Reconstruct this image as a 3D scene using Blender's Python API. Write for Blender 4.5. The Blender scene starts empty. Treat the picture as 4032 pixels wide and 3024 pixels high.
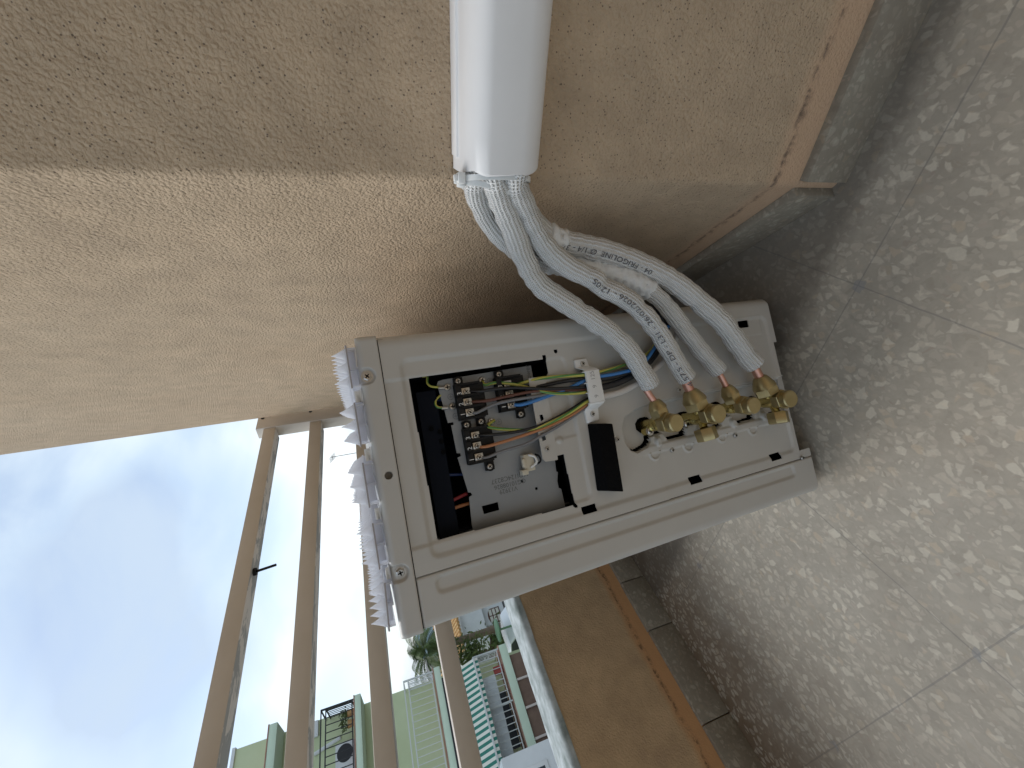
import bpy, bmesh, math, random
import numpy as np
from mathutils import Vector, Matrix
random.seed(7); np.random.seed(7)
scene=bpy.context.scene
COL=scene.collection
R=math.radians
# ---------------- camera ----------------
cd=bpy.data.cameras.new('camera'); cam=bpy.data.objects.new('camera',cd); COL.objects.link(cam)
MR=((0.06585467,-0.32836129,-0.94225368),(-0.82231616,-0.5527477,0.13515215),(-0.5652073,0.76593003,-0.30641785))
cam.matrix_world=Matrix(((MR[0][0],-MR[1][0],-MR[2][0],0.0661),(MR[0][1],-MR[1][1],-MR[2][1],-0.43833),(MR[0][2],-MR[1][2],-MR[2][2],0.63),(0,0,0,1)))
cd.sensor_width=36; cd.lens=1624.2/4032*36; cd.clip_start=0.01; cd.clip_end=3000
scene.camera=cam
# ---------------- world / sun ----------------
SUN_EL,SUN_AZ=R(46),R(272)      # azimuth measured from +Y clockwise
w=bpy.data.worlds.new('World'); scene.world=w; w.use_nodes=True
nt=w.node_tree; nt.nodes.clear()
def N(nt,t,**k):
    n=nt.nodes.new(t)
    for a,b in k.items():
        if a=='inp':
            for i,v in b.items(): n.inputs[i].default_value=v
        else: setattr(n,a,b)
    return n
def ramp(nt,stops,interp='LINEAR'):
    r=nt.nodes.new('ShaderNodeValToRGB'); e=r.color_ramp; e.interpolation=interp
    while len(e.elements)<len(stops): e.elements.new(.5)
    for el,(p,c) in zip(e.elements,stops):
        el.position=p; el.color=(c[0],c[1],c[2],1) if hasattr(c,'__len__') else (c,c,c,1)
    return r
out=N(nt,'ShaderNodeOutputWorld'); L=nt.links.new
sky=N(nt,'ShaderNodeTexSky',sky_type='NISHITA',sun_disc=False,sun_elevation=SUN_EL,sun_rotation=SUN_AZ,air_density=1.0,dust_density=.6,ozone_density=1.2)
bg=N(nt,'ShaderNodeBackground',inp={1:0.095}); L(sky.outputs[0],bg.inputs[0])
tc=N(nt,'ShaderNodeTexCoord')
mp=N(nt,'ShaderNodeMapping'); mp.inputs['Scale'].default_value=(1,1,1.9); mp.inputs['Location'].default_value=(0.35,0.1,0.0); L(tc.outputs['Generated'],mp.inputs[0])
n1=N(nt,'ShaderNodeTexNoise',inp={'Scale':3.1,'Detail':7.0,'Roughness':.52,'Distortion':.35}); L(mp.outputs[0],n1.inputs['Vector'])
rc=ramp(nt,[(.25,.35),(.65,1.0)],'EASE'); L(n1.outputs['Fac'],rc.inputs[0])
n2=N(nt,'ShaderNodeTexNoise',inp={'Scale':2.3,'Detail':4.0,'Roughness':.45,'Distortion':.3})
mp2=N(nt,'ShaderNodeMapping'); mp2.inputs['Scale'].default_value=(1,1,1.7); mp2.inputs['Location'].default_value=(1.7,2.1,0.4); L(tc.outputs['Generated'],mp2.inputs[0]); L(mp2.outputs[0],n2.inputs['Vector'])
def lobe(d,lo,hi,amt):      # a broad cloud mass in one direction of the sky
    v=N(nt,'ShaderNodeVectorMath',operation='DOT_PRODUCT'); nn=N(nt,'ShaderNodeVectorMath',operation='NORMALIZE'); L(tc.outputs['Generated'],nn.inputs[0]); L(nn.outputs[0],v.inputs[0]); v.inputs[1].default_value=Vector(d).normalized()
    a_=N(nt,'ShaderNodeMath',operation='MULTIPLY_ADD',inp={1:.05,2:-.025}); L(n1.outputs['Fac'],a_.inputs[0]); s_=N(nt,'ShaderNodeMath',operation='ADD'); L(a_.outputs[0],s_.inputs[0]); L(v.outputs['Value'],s_.inputs[1])
    r=N(nt,'ShaderNodeMapRange',interpolation_type='SMOOTHSTEP'); r.inputs[1].default_value=lo; r.inputs[2].default_value=hi; r.inputs[3].default_value=0; r.inputs[4].default_value=amt; L(s_.outputs[0],r.inputs[0]); return r.outputs[0]
ad=N(nt,'ShaderNodeMath',operation='ADD'); L(n2.outputs['Fac'],ad.inputs[0]); L(lobe((-.78,.60,.16),.93,.995,.11),ad.inputs[1])
sb=N(nt,'ShaderNodeMath',operation='SUBTRACT'); L(ad.outputs[0],sb.inputs[0]); L(lobe((-.755,.565,.37),.968,.992,.22),sb.inputs[1])
cc=ramp(nt,[(.30,(.38,.46,.56)),(.44,(.45,.54,.62)),(.57,(.54,.615,.665)),(.70,(.78,.81,.82))]); L(sb.outputs[0],cc.inputs[0])
bg2=N(nt,'ShaderNodeBackground',inp={1:1.0}); L(cc.outputs[0],bg2.inputs[0])
mulf=N(nt,'ShaderNodeMath',operation='MULTIPLY',inp={1:.95}); L(rc.outputs[0],mulf.inputs[0])
mxs=N(nt,'ShaderNodeMixShader'); L(mulf.outputs[0],mxs.inputs[0]); L(bg.outputs[0],mxs.inputs[1]); L(bg2.outputs[0],mxs.inputs[2]); L(mxs.outputs[0],out.inputs[0])
sd=bpy.data.lights.new('sun','SUN'); sd.energy=1.05; sd.angle=R(32); sd.color=(1,.96,.90)
so=bpy.data.objects.new('sun',sd); COL.objects.link(so)
sv=Vector((math.sin(SUN_AZ)*math.cos(SUN_EL),math.cos(SUN_AZ)*math.cos(SUN_EL),math.sin(SUN_EL)))
so.rotation_euler=sv.to_track_quat('Z','Y').to_euler(); so.location=sv*30
scene.view_settings.view_transform='Standard'; scene.view_settings.look='None'; scene.view_settings.gamma=1
scene.view_settings.use_curve_mapping=False; scene.view_settings.exposure=0.76
# ---------------- materials ----------------
def mat(name,col,rough=.6,metal=0.,**k):
    m=bpy.data.materials.new(name); m.use_nodes=True; b=m.node_tree.nodes['Principled BSDF']
    b.inputs['Base Color'].default_value=(*col,1); b.inputs['Roughness'].default_value=rough; b.inputs['Metallic'].default_value=metal
    for a,v in k.items(): b.inputs[a.replace('_',' ')].default_value=v
    return m
def nodes(m): return m.node_tree,m.node_tree.nodes['Principled BSDF'],m.node_tree.links.new
def mixc(nt,f,a,b,blend='MIX'):
    n=nt.nodes.new('ShaderNodeMix'); n.data_type='RGBA'; n.blend_type=blend
    for s,v in ((n.inputs['Factor'],f),(n.inputs[6],a),(n.inputs[7],b)):
        if hasattr(v,'is_output') : nt.links.new(v,s)
        elif hasattr(v,'__len__'): s.default_value=(*v,1)
        else: s.default_value=v
    return n.outputs[2]
def mth(nt,op,a,b=None,c=None,clamp=False):
    n=nt.nodes.new('ShaderNodeMath'); n.operation=op; n.use_clamp=clamp
    for i,v in enumerate((a,b,c)):
        if v is None: continue
        if hasattr(v,'is_output'): nt.links.new(v,n.inputs[i])
        else: n.inputs[i].default_value=v
    return n.outputs[0]
def noise(nt,vec,scale,detail=3,rough=.5,dist=0):
    n=N(nt,'ShaderNodeTexNoise',inp={'Scale':scale,'Detail':detail,'Roughness':rough,'Distortion':dist}); nt.links.new(vec,n.inputs['Vector']); return n.outputs['Fac']
def bumped(m,hs,strength,dist):
    nt,b,L=nodes(m); bp=N(nt,'ShaderNodeBump',inp={'Strength':strength,'Distance':dist}); L(hs,bp.inputs['Height']); L(bp.outputs[0],b.inputs['Normal'])
def geo(nt): return N(nt,'ShaderNodeNewGeometry').outputs['Position']
def vary(m,col,col2,scale=8,bump=None):
    nt,b,L=nodes(m); p=N(nt,'ShaderNodeTexCoord').outputs['Object']
    f=noise(nt,p,scale,5,.6); r=ramp(nt,[(.35,0.),(.68,1.)]); L(f,r.inputs[0])
    L(mixc(nt,r.outputs[0],col,col2),b.inputs['Base Color'])
    if bump: bumped(m,noise(nt,p,bump[0],3,.6),bump[1],bump[2])
    return m

def stucco(name,c1,c2,stain,scale=1.0,strength=1.0,band=None):
    m=mat(name,c1,.95); nt,b,L=nodes(m); p=geo(nt)
    big=noise(nt,p,3.0,4,.6); mid=noise(nt,p,22,4,.6)
    r=ramp(nt,[(.38,0.),(.66,1.)]); L(big,r.inputs[0])
    col=mixc(nt,r.outputs[0],c1,c2)
    r2=ramp(nt,[(.30,.86),(.7,1.08)]); L(mid,r2.inputs[0])
    col=mixc(nt,1.0,col,r2.outputs[0],'MULTIPLY')
    # knobbly spray texture
    a=noise(nt,p,420*scale,3,.65,.0); v=N(nt,'ShaderNodeTexVoronoi',feature='SMOOTH_F1',inp={'Scale':205*scale,'Smoothness':.35}); L(p,v.inputs['Vector'])
    blobs=noise(nt,p,150*scale,2,.5,.25)
    h=mth(nt,'ADD',mth(nt,'MULTIPLY',a,.7),mth(nt,'MULTIPLY',blobs,.9)); h=mth(nt,'SUBTRACT',h,mth(nt,'MULTIPLY',v.outputs['Distance'],.75))
    # pin holes
    vp=N(nt,'ShaderNodeTexVoronoi',feature='F1',inp={'Scale':170*scale,'Randomness':1.}); L(p,vp.inputs['Vector'])
    sp=N(nt,'ShaderNodeSeparateColor'); L(vp.outputs['Color'],sp.inputs[0])
    pit=mth(nt,'MULTIPLY',mth(nt,'LESS_THAN',mth(nt,'ADD',vp.outputs['Distance'],mth(nt,'MULTIPLY',a,.18)),.27),mth(nt,'GREATER_THAN',sp.outputs[0],.42))
    h=mth(nt,'SUBTRACT',h,mth(nt,'MULTIPLY',pit,.8))
    col=mixc(nt,mth(nt,'MULTIPLY',pit,.75),col,(.10,.07,.05))
    if stain is not None:
        s=noise(nt,p,9,5,.7); rs=ramp(nt,[(.56,0.),(.72,.55)]); L(s,rs.inputs[0]); col=mixc(nt,rs.outputs[0],col,stain)
    if band is not None:   # darker orange paint and grime just above the skirting
        z=N(nt,'ShaderNodeSeparateXYZ'); L(p,z.inputs[0])
        zz=mth(nt,'ADD',z.outputs[2],mth(nt,'MULTIPLY',mth(nt,'SUBTRACT',noise(nt,p,14,4,.7),.5),.03))
        f=mth(nt,'SUBTRACT',1.,mth(nt,'DIVIDE',mth(nt,'SUBTRACT',zz,band[0]),band[1]),clamp=True)
        rb=ramp(nt,[(.0,0.),(.35,1.)]); L(f,rb.inputs[0])
        col=mixc(nt,mth(nt,'MULTIPLY',rb.outputs[0],.85),col,band[2])
        g=ramp(nt,[(.0,0.),(.25,.0),(.33,.8),(.5,.0)]); L(f,g.inputs[0])
        gg=ramp(nt,[(.44,0.),(.6,1.)]); L(noise(nt,p,75,4,.8),gg.inputs[0])
        col=mixc(nt,mth(nt,'MULTIPLY',g.outputs[0],gg.outputs[0]),col,(.05,.035,.03))
        h=mth(nt,'MULTIPLY',h,mth(nt,'SUBTRACT',1.0,mth(nt,'MULTIPLY',rb.outputs[0],.55)))
    L(col,b.inputs['Base Color']); bumped(m,h,strength,.0024)
    return m
M={}
M['stucco']=stucco('stucco',(.535,.395,.265),(.57,.43,.295),None,scale=1.55,strength=1.,band=(.0725,.060,(.56,.375,.245)))
M['parapet_paint']=stucco('parapet_paint',(.565,.40,.24),(.53,.375,.23),(.42,.295,.195),scale=1.2,strength=.35,band=(.0725,.05,(.58,.31,.14)))
M['whitewash']=vary(mat('whitewash',(.56,.60,.61),.9),(.54,.585,.60),(.22,.26,.25),22,(90,.4,.003))
def terrazzo(name,mx,chip,chip2,jointed,dirt,scale=1.):
    m=mat(name,mx,.42); nt,b,L=nodes(m); p=geo(nt)
    wob=N(nt,'ShaderNodeTexNoise',inp={'Scale':70.,'Detail':2.}); L(p,wob.inputs['Vector'])
    vm=N(nt,'ShaderNodeVectorMath',operation='MULTIPLY_ADD'); L(wob.outputs['Color'],vm.inputs[0]); vm.inputs[1].default_value=(.009,.009,.009); L(p,vm.inputs[2])
    q=vm.outputs[0]
    base=mixc(nt,noise(nt,q,35,5,.7),tuple(c*.74 for c in mx),tuple(c*1.22 for c in mx))
    # three sizes of stone chips, each cell its own tone
    def chips(sc,th0,th1,keep,off):
        v=N(nt,'ShaderNodeTexVoronoi',feature='F1',inp={'Scale':sc*scale}); 
        mpp=N(nt,'ShaderNodeMapping'); mpp.inputs['Location'].default_value=(off,off*2,0); mpp.inputs['Scale'].default_value=(1,.8,1); mpp.inputs['Rotation'].default_value=(0,0,off); L(q,mpp.inputs[0]); L(mpp.outputs[0],v.inputs['Vector'])
        de=N(nt,'ShaderNodeTexVoronoi',feature='DISTANCE_TO_EDGE',inp={'Scale':sc*scale}); L(mpp.outputs[0],de.inputs['Vector'])
        s=N(nt,'ShaderNodeSeparateColor'); L(v.outputs['Color'],s.inputs[0])
        rr=mth(nt,'MULTIPLY_ADD',s.outputs[1],th1-th0,th0)
        ins=mth(nt,'MULTIPLY',mth(nt,'SUBTRACT',de.outputs['Distance'],rr),11.,clamp=True)
        msk=mth(nt,'MULTIPLY',ins,mth(nt,'LESS_THAN',s.outputs[0],keep))
        return msk,s
    m1,s1=chips(88,.04,.20,.72,0.3)
    cr=ramp(nt,[(0,chip),(.22,chip2),(.45,tuple(c*1.0 for c in mx)),(.60,(chip[0]*.9,chip[1]*.8,chip[2]*.70)),(.75,tuple(c*.72 for c in mx)),(.9,chip),(1,(.35,.27,.22))]); L(s1.outputs[2],cr.inputs[0])
    col=mixc(nt,mth(nt,'MULTIPLY',m1,mth(nt,'MULTIPLY_ADD',noise(nt,p,260,3,.6),.5,.27)),base,cr.outputs[0])
    m2,s2=chips(165,.05,.20,.75,1.7)
    c2=ramp(nt,[(0,chip2),(.35,tuple(c*.8 for c in mx)),(.6,tuple(c*1.15 for c in mx)),(.85,chip),(1,(.42,.33,.27))]); L(s2.outputs[2],c2.inputs[0])
    col=mixc(nt,mth(nt,'MULTIPLY',m2,.45),col,c2.outputs[0])
    m3,s3=chips(82,.08,.28,.46,4.1)
    c3=ramp(nt,[(0,chip),(.5,chip),(.7,chip2),(1,tuple(c*1.05 for c in mx))]); L(s3.outputs[2],c3.inputs[0])
    col=mixc(nt,mth(nt,'MULTIPLY',m3,mth(nt,'MULTIPLY_ADD',s3.outputs[2],-.55,mth(nt,'MULTIPLY_ADD',noise(nt,p,300,3,.7),.5,.50))),col,c3.outputs[0])
    # brown grime
    g=ramp(nt,[(.42,0.),(.75,1.)]); L(noise(nt,p,5.5,6,.7),g.inputs[0])
    col=mixc(nt,mth(nt,'MULTIPLY',g.outputs[0],dirt),col,(.20,.15,.11))
    if jointed:
        s=N(nt,'ShaderNodeSeparateXYZ'); L(p,s.inputs[0])
        xw=mth(nt,'ADD',s.outputs[0],mth(nt,'MULTIPLY',mth(nt,'SUBTRACT',noise(nt,p,40,3),.5),.0016))
        yw=mth(nt,'ADD',s.outputs[1],mth(nt,'MULTIPLY',mth(nt,'SUBTRACT',noise(nt,p,43,3),.5),.0016))
        def joint(c,off):
            f=mth(nt,'PINGPONG',mth(nt,'SUBTRACT',c,off-3.32),.166)
            return f
        jx=joint(xw,-.109); jy=joint(yw,-.0907)
        jm=mth(nt,'MINIMUM',jx,jy)
        nz=noise(nt,p,16,3,.6)
        jl=mth(nt,'LESS_THAN',jm,mth(nt,'MULTIPLY_ADD',nz,.0016,.0001))
        blot=mth(nt,'LESS_THAN',mth(nt,'ADD',mth(nt,'MAXIMUM',jx,jy),mth(nt,'MULTIPLY',noise(nt,p,60,2),.02)),.0165)
        col=mixc(nt,mth(nt,'MULTIPLY',jl,.42),col,(.17,.17,.17)); col=mixc(nt,mth(nt,'MULTIPLY',blot,.45),col,(.26,.27,.29))
        # dust swept against the low wall and into the corner under the skirting
        dx=mth(nt,'ADD',s.outputs[0],mth(nt,'MULTIPLY',mth(nt,'SUBTRACT',noise(nt,p,7,5,.7),.5),.28))
        e1=mth(nt,'SUBTRACT',1.,mth(nt,'DIVIDE',mth(nt,'ADD',dx,1.0),.33),clamp=True)
        dirtm=mth(nt,'MULTIPLY',e1,mth(nt,'MULTIPLY_ADD',mth(nt,'SUBTRACT',1.,m1),.5,.5))
        col=mixc(nt,mth(nt,'MULTIPLY',dirtm,.92),col,(.14,.085,.045))
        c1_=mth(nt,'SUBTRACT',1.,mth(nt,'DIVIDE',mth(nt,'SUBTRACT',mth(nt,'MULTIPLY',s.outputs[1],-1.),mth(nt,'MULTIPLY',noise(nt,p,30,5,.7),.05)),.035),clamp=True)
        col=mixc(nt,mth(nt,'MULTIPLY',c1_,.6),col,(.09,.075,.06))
    L(col,b.inputs['Base Color'])
    rr=ramp(nt,[(.3,.48),(.7,.72)]); L(noise(nt,p,12,5,.6),rr.inputs[0]); L(rr.outputs[0],b.inputs['Roughness'])
    bumped(m,noise(nt,p,60,4,.6),.06,.002)
    return m
M['floor']=terrazzo('terrazzo_floor',(.445,.395,.325),(.72,.655,.54),(.60,.53,.43),True,.20)
M['skirting']=terrazzo('terrazzo_skirting',(.27,.24,.19),(.46,.42,.34),(.38,.34,.27),False,.7,1.1)
def paint(name,col,rough=.42,bump=.05):
    m=mat(name,col,rough); nt,b,L=nodes(m); p=N(nt,'ShaderNodeTexCoord').outputs['Object']
    L(mixc(nt,noise(nt,p,14,4,.6),tuple(c*.93 for c in col),tuple(c*1.05 for c in col)),b.inputs['Base Color'])
    bumped(m,noise(nt,p,900,2,.5),bump,.0006); return m
M['casing']=paint('casing_paint',(.53,.51,.475),.38,.10)
M['duct']=paint('duct_plastic',(.78,.77,.77),.45,.08)
M['rail']=vary(mat('rail_paint',(.64,.575,.50),.6),(.62,.555,.48),(.68,.62,.55),5,(60,.1,.001))
def peel_bounce():
    m=mat('peel_and_bounce_underside',(.5,.5,.48),.6); nt,b,L=nodes(m); p=geo(nt)
    mp_=N(nt,'ShaderNodeMapping'); mp_.inputs['Scale'].default_value=(20,6,20); L(p,mp_.inputs[0])
    f=noise(nt,mp_.outputs[0],1.3,5,.65,.4); r=ramp(nt,[(.47,0.),(.50,1.)]); L(f,r.inputs[0])
    L(mixc(nt,r.outputs[0],(.80,.78,.74),(.44,.46,.46)),b.inputs['Base Color']); bumped(m,r.outputs[0],.5,.001); return m  # peeling pattern; both colours also lightened to carry bounced light
M['peel_bounce']=peel_bounce()
M['white_plastic']=mat('white_plastic',(.80,.80,.79),.4)
M['black_plastic']=mat('black_plastic',(.006,.006,.007),.5,Specular_IOR_Level=.3)
M['galv']=vary(mat('galvanised_plate',(.30,.32,.34),.5,.35),(.27,.29,.315),(.34,.355,.37),9)
M['screw']=mat('screw_steel',(.55,.54,.52),.28,.95)
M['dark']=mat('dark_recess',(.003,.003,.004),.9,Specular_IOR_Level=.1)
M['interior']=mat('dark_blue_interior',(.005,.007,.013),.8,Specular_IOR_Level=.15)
M['brass']=vary(mat('brass',(.58,.46,.16),.26,.92),(.54,.43,.15),(.64,.52,.21),60,(250,.15,.0004))
M['nut']=vary(mat('dull_brass_nut',(.44,.36,.18),.36,.85),(.42,.34,.17),(.50,.41,.22),50,(200,.18,.0005))
M['copper']=vary(mat('copper',(.66,.33,.24),.38,.85),(.62,.30,.22),(.72,.42,.33),50)
def foam():
    m=mat('black_foam',(.008,.008,.008),.98,Specular_IOR_Level=.08); nt,b,L=nodes(m); p=N(nt,'ShaderNodeTexCoord').outputs['Object']
    L(mixc(nt,noise(nt,p,700,2,.6),(.002,.002,.002),(.010,.010,.011)),b.inputs['Base Color']); bumped(m,noise(nt,p,600,2,.7),.8,.001); return m
M['foam']=foam()
def insul():
    m=mat('woven_insulation',(.80,.80,.79),.62); nt,b,L=nodes(m)
    uv=N(nt,'ShaderNodeTexCoord').outputs['UV']; s=N(nt,'ShaderNodeSeparateXYZ'); L(uv,s.inputs[0])
    u=mth(nt,'ADD',s.outputs[0],mth(nt,'MULTIPLY',noise(nt,uv,2.2,2),.03))
    rib=mth(nt,'SINE',mth(nt,'MULTIPLY',u,2*math.pi*18)); ring=mth(nt,'SINE',mth(nt,'MULTIPLY',s.outputs[1],2*math.pi*4.2))
    h=mth(nt,'ADD',mth(nt,'MULTIPLY',rib,.5),mth(nt,'MULTIPLY',mth(nt,'MULTIPLY',rib,ring),.5))
    p=geo(nt); h=mth(nt,'ADD',h,mth(nt,'MULTIPLY',noise(nt,p,120,4,.7),1.6))
    f=ramp(nt,[(.0,.82),(.5,1.)]); L(mth(nt,'MULTIPLY_ADD',h,.25,.4),f.inputs[0])
    L(mixc(nt,1.,(.93,.915,.89),f.outputs[0],'MULTIPLY'),b.inputs['Base Color'])
    bumped(m,h,1.,.0019); b.inputs['Subsurface Weight'].default_value=.0; return m
M['insul']=insul()
M['tape']=vary(mat('white_wrap_tape',(.76,.77,.77),.35),(.70,.71,.71),(.80,.81,.82),40,(75,.8,.004))
M['ink']=mat('black_ink',(.09,.09,.10),.6)
M['faint_ink']=mat('faint_grey_ink',(.13,.14,.145),.6)
M['white_ink']=mat('white_ink',(.75,.75,.75),.6)
def frosted():
    m=mat('frosted_plastic',(.86,.87,.90),.45); nt,b,L=nodes(m); b.inputs['Transmission Weight'].default_value=.35
    b.inputs['IOR'].default_value=1.3
    t=nt.nodes.new('ShaderNodeBsdfTranslucent'); t.inputs[0].default_value=(.92,.93,.97,1)
    mx=nt.nodes.new('ShaderNodeMixShader'); mx.inputs[0].default_value=.55; o=nt.nodes['Material Output']
    L(b.outputs[0],mx.inputs[1]); L(t.outputs[0],mx.inputs[2]); L(mx.outputs[0],o.inputs[0]); return m
M['frost']=frosted()
M['clear']=M['frost']
M['zip']=mat('nylon_zip_tie',(.84,.85,.84),.35,Subsurface_Weight=.0)
def wiremat(n,c,r=.42): return mat(n,c,r)
M['w_black']=wiremat('black_wire_sheath',(.014,.014,.016)); M['w_blue']=wiremat('blue_wire_sheath',(.05,.20,.50)); M['w_brown']=wiremat('brown_wire_sheath',(.13,.05,.035))
M['w_grey']=wiremat('grey_wire_sheath',(.20,.20,.21)); M['w_orange']=wiremat('orange_wire_sheath',(.48,.20,.09)); M['w_white']=wiremat('white_cable_sheath',(.62,.58,.54),.5)
M['w_red']=wiremat('red_wire_sheath',(.30,.03,.04)); M['w_dark']=wiremat('dark_blue_wire',(.01,.03,.12))
def stripe():
    m=mat('green_yellow_wire',(.6,.6,.1),.42); nt,b,L=nodes(m); s=N(nt,'ShaderNodeSeparateXYZ'); L(N(nt,'ShaderNodeTexCoord').outputs['UV'],s.inputs[0])
    f=mth(nt,'FRACT',mth(nt,'MULTIPLY_ADD',s.outputs[1],.12,mth(nt,'MULTIPLY',s.outputs[0],2.)))
    L(mixc(nt,mth(nt,'LESS_THAN',f,.40),(.52,.48,.10),(.10,.27,.07)),b.inputs['Base Color']); return m
M['w_gy']=stripe()
# ---------------- object helpers ----------------
def tag(o,label=None,cat=None,group=None,kind=None):
    if label: o['label']=label
    if cat: o['category']=cat
    if group: o['group']=group
    if kind: o['kind']=kind
    return o
def empty(name,loc=(0,0,0),label=None,cat=None,group=None):
    o=bpy.data.objects.new(name,None); COL.objects.link(o); o.empty_display_size=.05; o.location=loc; return tag(o,label,cat,group)
class MB:
    def __init__(s): s.v=[];s.f=[];s.uv=[]
    def add(s,v,f,uv=None):
        n=len(s.v); s.v+= [tuple(a) for a in v]; s.f+=[tuple(i+n for i in a) for a in f]
        s.uv+= (uv if uv else [[(0,0)]*len(a) for a in f]); return s
    def box(s,a,b):
        x0,y0,z0=[min(p,q) for p,q in zip(a,b)]; x1,y1,z1=[max(p,q) for p,q in zip(a,b)]
        v=[(x0,y0,z0),(x1,y0,z0),(x1,y1,z0),(x0,y1,z0),(x0,y0,z1),(x1,y0,z1),(x1,y1,z1),(x0,y1,z1)]
        return s.add(v,[(0,3,2,1),(4,5,6,7),(0,1,5,4),(1,2,6,5),(2,3,7,6),(3,0,4,7)])
    def prism(s,poly,z0,z1,ax='z'):   # poly list of 2d (ccw), extruded
        n=len(poly)
        def P(a,b,c): return (a,b,c) if ax=='z' else ((a,c,b) if ax=='y' else (c,a,b))
        v=[P(x,y,z0) for x,y in poly]+[P(x,y,z1) for x,y in poly]
        f=[tuple(range(n))[::-1],tuple(range(n,2*n))]+[(i,(i+1)%n,n+(i+1)%n,n+i) for i in range(n)]
        return s.add(v,f)
    def lathe(s,prof,org,axis,seg=20,start=0.):   # prof: (r,dist)
        axis=Vector(axis).normalized(); q=axis.to_track_quat('Z','Y').to_matrix(); org=Vector(org); v=[];f=[]
        for r,t in prof:
            for k in range(seg):
                a=2*math.pi*k/seg+start; v.append(org+q@Vector((r*math.cos(a),r*math.sin(a),t)))
        for i in range(len(prof)-1):
            for k in range(seg): f.append((i*seg+k,i*seg+(k+1)%seg,(i+1)*seg+(k+1)%seg,(i+1)*seg+k))
        f.append(tuple(range(seg))[::-1]); f.append(tuple(range((len(prof)-1)*seg,len(prof)*seg)))
        return s.add(v,f)
    def cyl(s,a,b,r,seg=16,r2=None):
        a=Vector(a);b=Vector(b); return s.lathe([(r,0),(r if r2 is None else r2,(b-a).length)],a,b-a,seg)
    def build(s,name,m,parent=None,smooth=False,bevel=0,seg=2):
        me=bpy.data.meshes.new(name); me.from_pydata([tuple(a) for a in s.v],[],s.f); 
        if smooth:
            me.polygons.foreach_set('use_smooth',[True]*len(me.polygons))
        ul=me.uv_layers.new(name='UVMap'); flat=[c for face in s.uv for c in face]
        ul.data.foreach_set('uv',[x for c in flat for x in c])
        bm=bmesh.new(); bm.from_mesh(me); bmesh.ops.recalc_face_normals(bm,faces=bm.faces)
        if bevel:
            bmesh.ops.remove_doubles(bm,verts=bm.verts,dist=1e-6)
            es=[e for e in bm.edges if len(e.link_faces)==2 and e.calc_face_angle(0)>.4]
            bmesh.ops.bevel(bm,geom=es,offset=bevel,segments=seg,profile=.5,affect='EDGES',clamp_overlap=True)
        bm.to_mesh(me); bm.free()
        me.materials.append(m); o=bpy.data.objects.new(name,me); COL.objects.link(o)
        if smooth=='auto' or bevel:
            me.polygons.foreach_set('use_smooth',[True]*len(me.polygons)); me.set_sharp_from_angle(angle=R(35))
        if parent: o.parent=parent
        return o
def catmull(P,step):
    P=[Vector(p) for p in P]; P=[P[0]*2-P[1]]+P+[P[-1]*2-P[-2]]; out=[]
    for i in range(1,len(P)-2):
        a,b,c,d=P[i-1:i+3]; n=max(2,int((c-b).length/step))
        for k in range(n):
            t=k/n; out.append(.5*((2*b)+(c-a)*t+(2*a-5*b+4*c-d)*t*t+(3*b-a-3*c+d)*t**3))
    out.append(P[-2]); return out
def smoothpts(P,n):
    P=[p.copy() for p in P]
    for _ in range(n):
        P=[P[0]]+[(P[i-1]+P[i]*2+P[i+1])/4 for i in range(1,len(P)-1)]+[P[-1]]
    return P
def sweep(mb,P,rad,seg=16,ref=None,cap=True,rfun=None):
    P=[Vector(p) for p in P]; n=len(P); T=[(P[min(i+1,n-1)]-P[max(i-1,0)]).normalized() for i in range(n)]
    nrm=(ref if ref is not None else T[0].orthogonal()); nrm=(nrm-T[0]*nrm.dot(T[0])).normalized()
    v=[];f=[];uv=[];l=0;ls=[]
    for i in range(n):
        if i: l+=(P[i]-P[i-1]).length; nrm=(nrm-T[i]*nrm.dot(T[i])).normalized()
        b=T[i].cross(nrm); ls.append(l)
        for k in range(seg):
            a=2*math.pi*k/seg; r=rad if rfun is None else rfun(i/(n-1),a,l)
            v.append(P[i]+(nrm*math.cos(a)+b*math.sin(a))*r)
    for i in range(n-1):
        for k in range(seg):
            f.append((i*seg+k,i*seg+(k+1)%seg,(i+1)*seg+(k+1)%seg,(i+1)*seg+k))
            uv.append([(k/seg,ls[i]*100),((k+1)/seg,ls[i]*100),((k+1)/seg,ls[i+1]*100),(k/seg,ls[i+1]*100)])
    if cap:
        f.append(tuple(range(seg))[::-1]); uv.append([(0,0)]*seg); f.append(tuple(range((n-1)*seg,n*seg))); uv.append([(0,0)]*seg)
    mb.add(v,f,uv); return mb
def text_mesh(s,size,font_extrude=0.):
    cu=bpy.data.curves.new('text','FONT'); cu.body=s; cu.size=size; cu.resolution_u=3; cu.extrude=font_extrude
    o=bpy.data.objects.new('text',cu); COL.objects.link(o); dg=bpy.context.evaluated_depsgraph_get(); dg.update()
    me=bpy.data.meshes.new_from_object(o.evaluated_get(dg)); bpy.data.objects.remove(o); bpy.data.curves.remove(cu); return me
def place_text(s,size,org,xd,yd,m,name,parent=None,weight=0):
    me=text_mesh(s,size); xd=Vector(xd).normalized(); yd=Vector(yd).normalized(); org=Vector(org)
    xs=[v.co.x for v in me.vertices]; ys=[v.co.y for v in me.vertices]; cx=(min(xs)+max(xs))/2; cy=(min(ys)+max(ys))/2
    for v in me.vertices: v.co=org+xd*(v.co.x-cx)+yd*(v.co.y-cy)
    me.materials.clear(); me.materials.append(m); o=bpy.data.objects.new(name,me); COL.objects.link(o)
    if parent: o.parent=parent
    return o
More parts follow.
